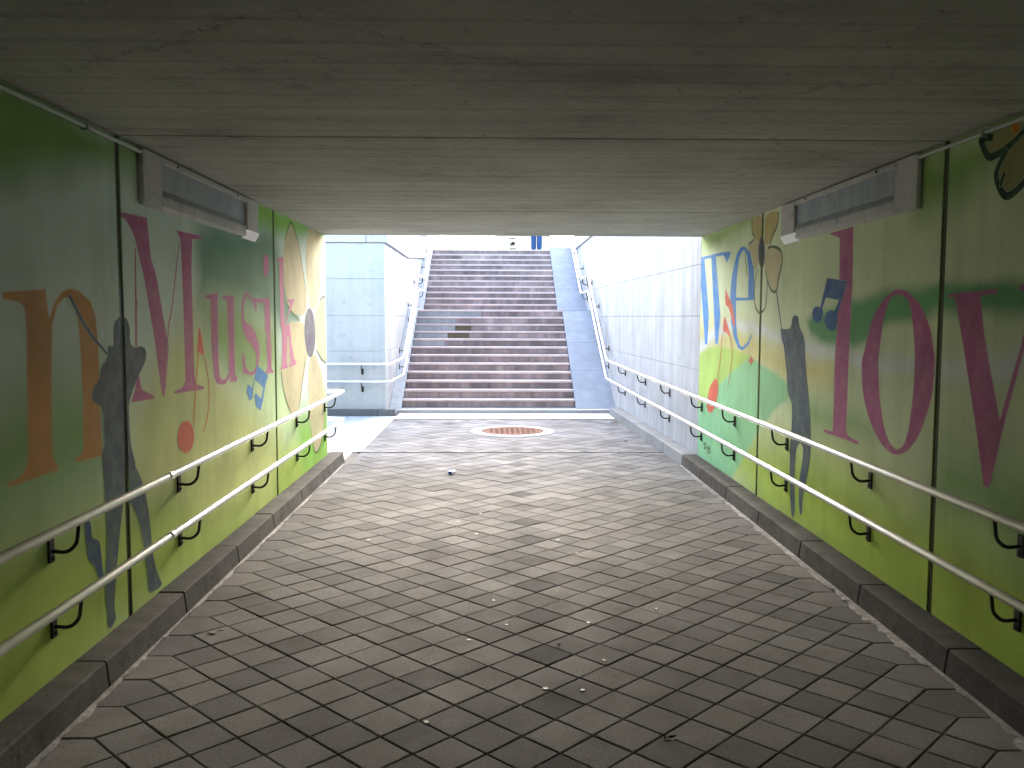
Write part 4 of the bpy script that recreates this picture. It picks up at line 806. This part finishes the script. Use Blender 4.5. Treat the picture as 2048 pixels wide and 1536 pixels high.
tube('nose', [(0, -.095, 1.675), (0, -.122, 1.640), (0, -.10, 1.632)], .012, M_SKIN, pe, 8); tube('mouth', [(-.026, -.096, 1.608), (0, -.104, 1.605), (.026, -.096, 1.608)], .007, flat('lips', (.4, .15, .13)), pe, 6)
# bicycle
M_BIKE = flat('white bicycle paint', (.80, .81, .82), .3); M_PALET = flat('pale tyre', (.5, .5, .48), .8); M_TYRE = flat('tyre', (.03, .03, .03), .8)
bi = props(empty('bicycle', (.52, 25.5, ZST-.006), .35), 'white bicycle parked beside the person in blue jeans', 'bicycle')
for wx in (-.50, .52):
    w = empty('wheel', (wx, 0, .34), parent=bi)
    for nm, r, rr_, mt in (('tyre', .325, .017, M_PALET), ('rim', .30, .010, M_BIKE)): tube(nm, [(r*math.cos(t), 0, r*math.sin(t)) for t in [2*math.pi*k/40 for k in range(41)]], rr_, mt, w, 8)
    bm = bmesh.new()
    for k in range(14):
        t = 2*math.pi*k/14; add_tube(bm, [(.02*math.cos(t+.6), 0, .02*math.sin(t+.6)), (.30*math.cos(t), 0, .30*math.sin(t))], .002, 4)
    add_tube(bm, [(0, -.05, 0), (0, .05, 0)], .02, 8); bmobj('spokes', bm, M_RAIL, w)
bm = bmesh.new()
for a, b, r in (((-.50, 0, .34), (-.05, 0, .30), .012), ((-.05, 0, .30), (-.18, 0, .86), .018), ((-.05, 0, .30), (.36, 0, .72), .022), ((-.16, 0, .78), (.34, 0, .82), .018), ((-.50, 0, .34), (-.16, 0, .78), .010), ((.37, 0, .66), (.32, 0, .98), .02), ((.37, 0, .66), (.52, 0, .34), .015)): add_tube(bm, [a, b], r, 8)
bmobj('frame', bm, M_BIKE, bi, True)
tube('handlebar', [(.22, -.27, 1.0), (.31, -.12, 1.02), (.32, 0, 1.0), (.31, .12, 1.02), (.22, .27, 1.0)], .013, M_TYRE, bi, 8)
bm = bmesh.new(); add_hexa(bm, [(-.32, -.07, .86), (-.32, .07, .86), (-.05, .02, .87), (-.05, -.02, .87)], [(-.32, -.08, .91), (-.32, .08, .91), (-.05, .025, .91), (-.05, -.025, .91)]); bmobj('saddle', fix(bm, .012), M_TYRE, bi)
bm = bmesh.new(); add_tube(bm, [(-.05, -.07, .30), (-.05, .07, .30)], .05, 12); add_box(bm, -.07, .09, .08, .16, .15, .17); add_box(bm, -.19, -.03, -.16, -.08, .43, .45); bmobj('crank', fix(bm), M_TYRE, bi)
# slim street posts against the bright sky
ZS = ZST-.006
M_KW = flat('window white', (.85, .83, .81), .5); M_KR = flat('red post paint', (.6, .12, .12), .5)
def street_post(x, y, r, h, mat, label):
    root = props(empty('street_post', (x, y, ZS)), label, 'post'); tube('shaft', [(0, 0, -.02), (0, 0, h)], r, mat, root, 10)
    tube('base_collar', [(0, 0, 0), (0, 0, .12)], r*1.7, mat, root, 10); tube('cap', [(0, 0, h), (0, 0, h+.04)], [r*1.3, r*.4], mat, root, 10); return root
street_post(-2.02, 28.0, .02, 3.2, M_KR, 'thin red post at the left end of the stair top')
street_post(.02, 30.0, .05, 3.4, flat('cream post paint', (.8, .72, .5), .5), 'cream post at street level beside the tan stone wall')
tw = props(empty('tan_wall', (1.25, 42, ZS)), 'tan stone wall behind the bicycle at street level', 'wall')
for r_ in range(9):
    for c_ in range(5):
        xo = -1.3+c_*.52+(.26 if r_ % 2 else 0)
        box('stone', xo, xo+.51, -.2, .2, r_*.33, r_*.33+.322, concrete('tan stone', (.74, .62, .42), .85, .3, 0, 30, .2) if (r_, c_) == (0, 0) else bpy.data.materials['tan stone'], tw, .012)
gb = props(empty('grey_building', (-11, 62, ZS)), 'grey apartment building far behind the left coping', 'building')
M_GB = flat('grey render', (.42, .42, .42), .8); M_GLASS = flat('window glass', (.06, .07, .08), .15)
box('wall', -7, 6.2, 0, 9, 0, 13, M_GB, gb, .02); box('roof', -7.2, 6.4, -.2, 9.2, 13.003, 13.3, M_CORE, gb, .02)
for r_ in range(4):
    for c_ in range(6):
        w = box('window', -6+c_*2.05, -4.9+c_*2.05, -.05, .02, 1.0+r_*3.1, 2.5+r_*3.1, M_KW, gb, .01); box('pane', -5.92+c_*2.05, -4.98+c_*2.05, -.07, -.052, 1.08+r_*3.1, 2.42+r_*3.1, M_GLASS, w)
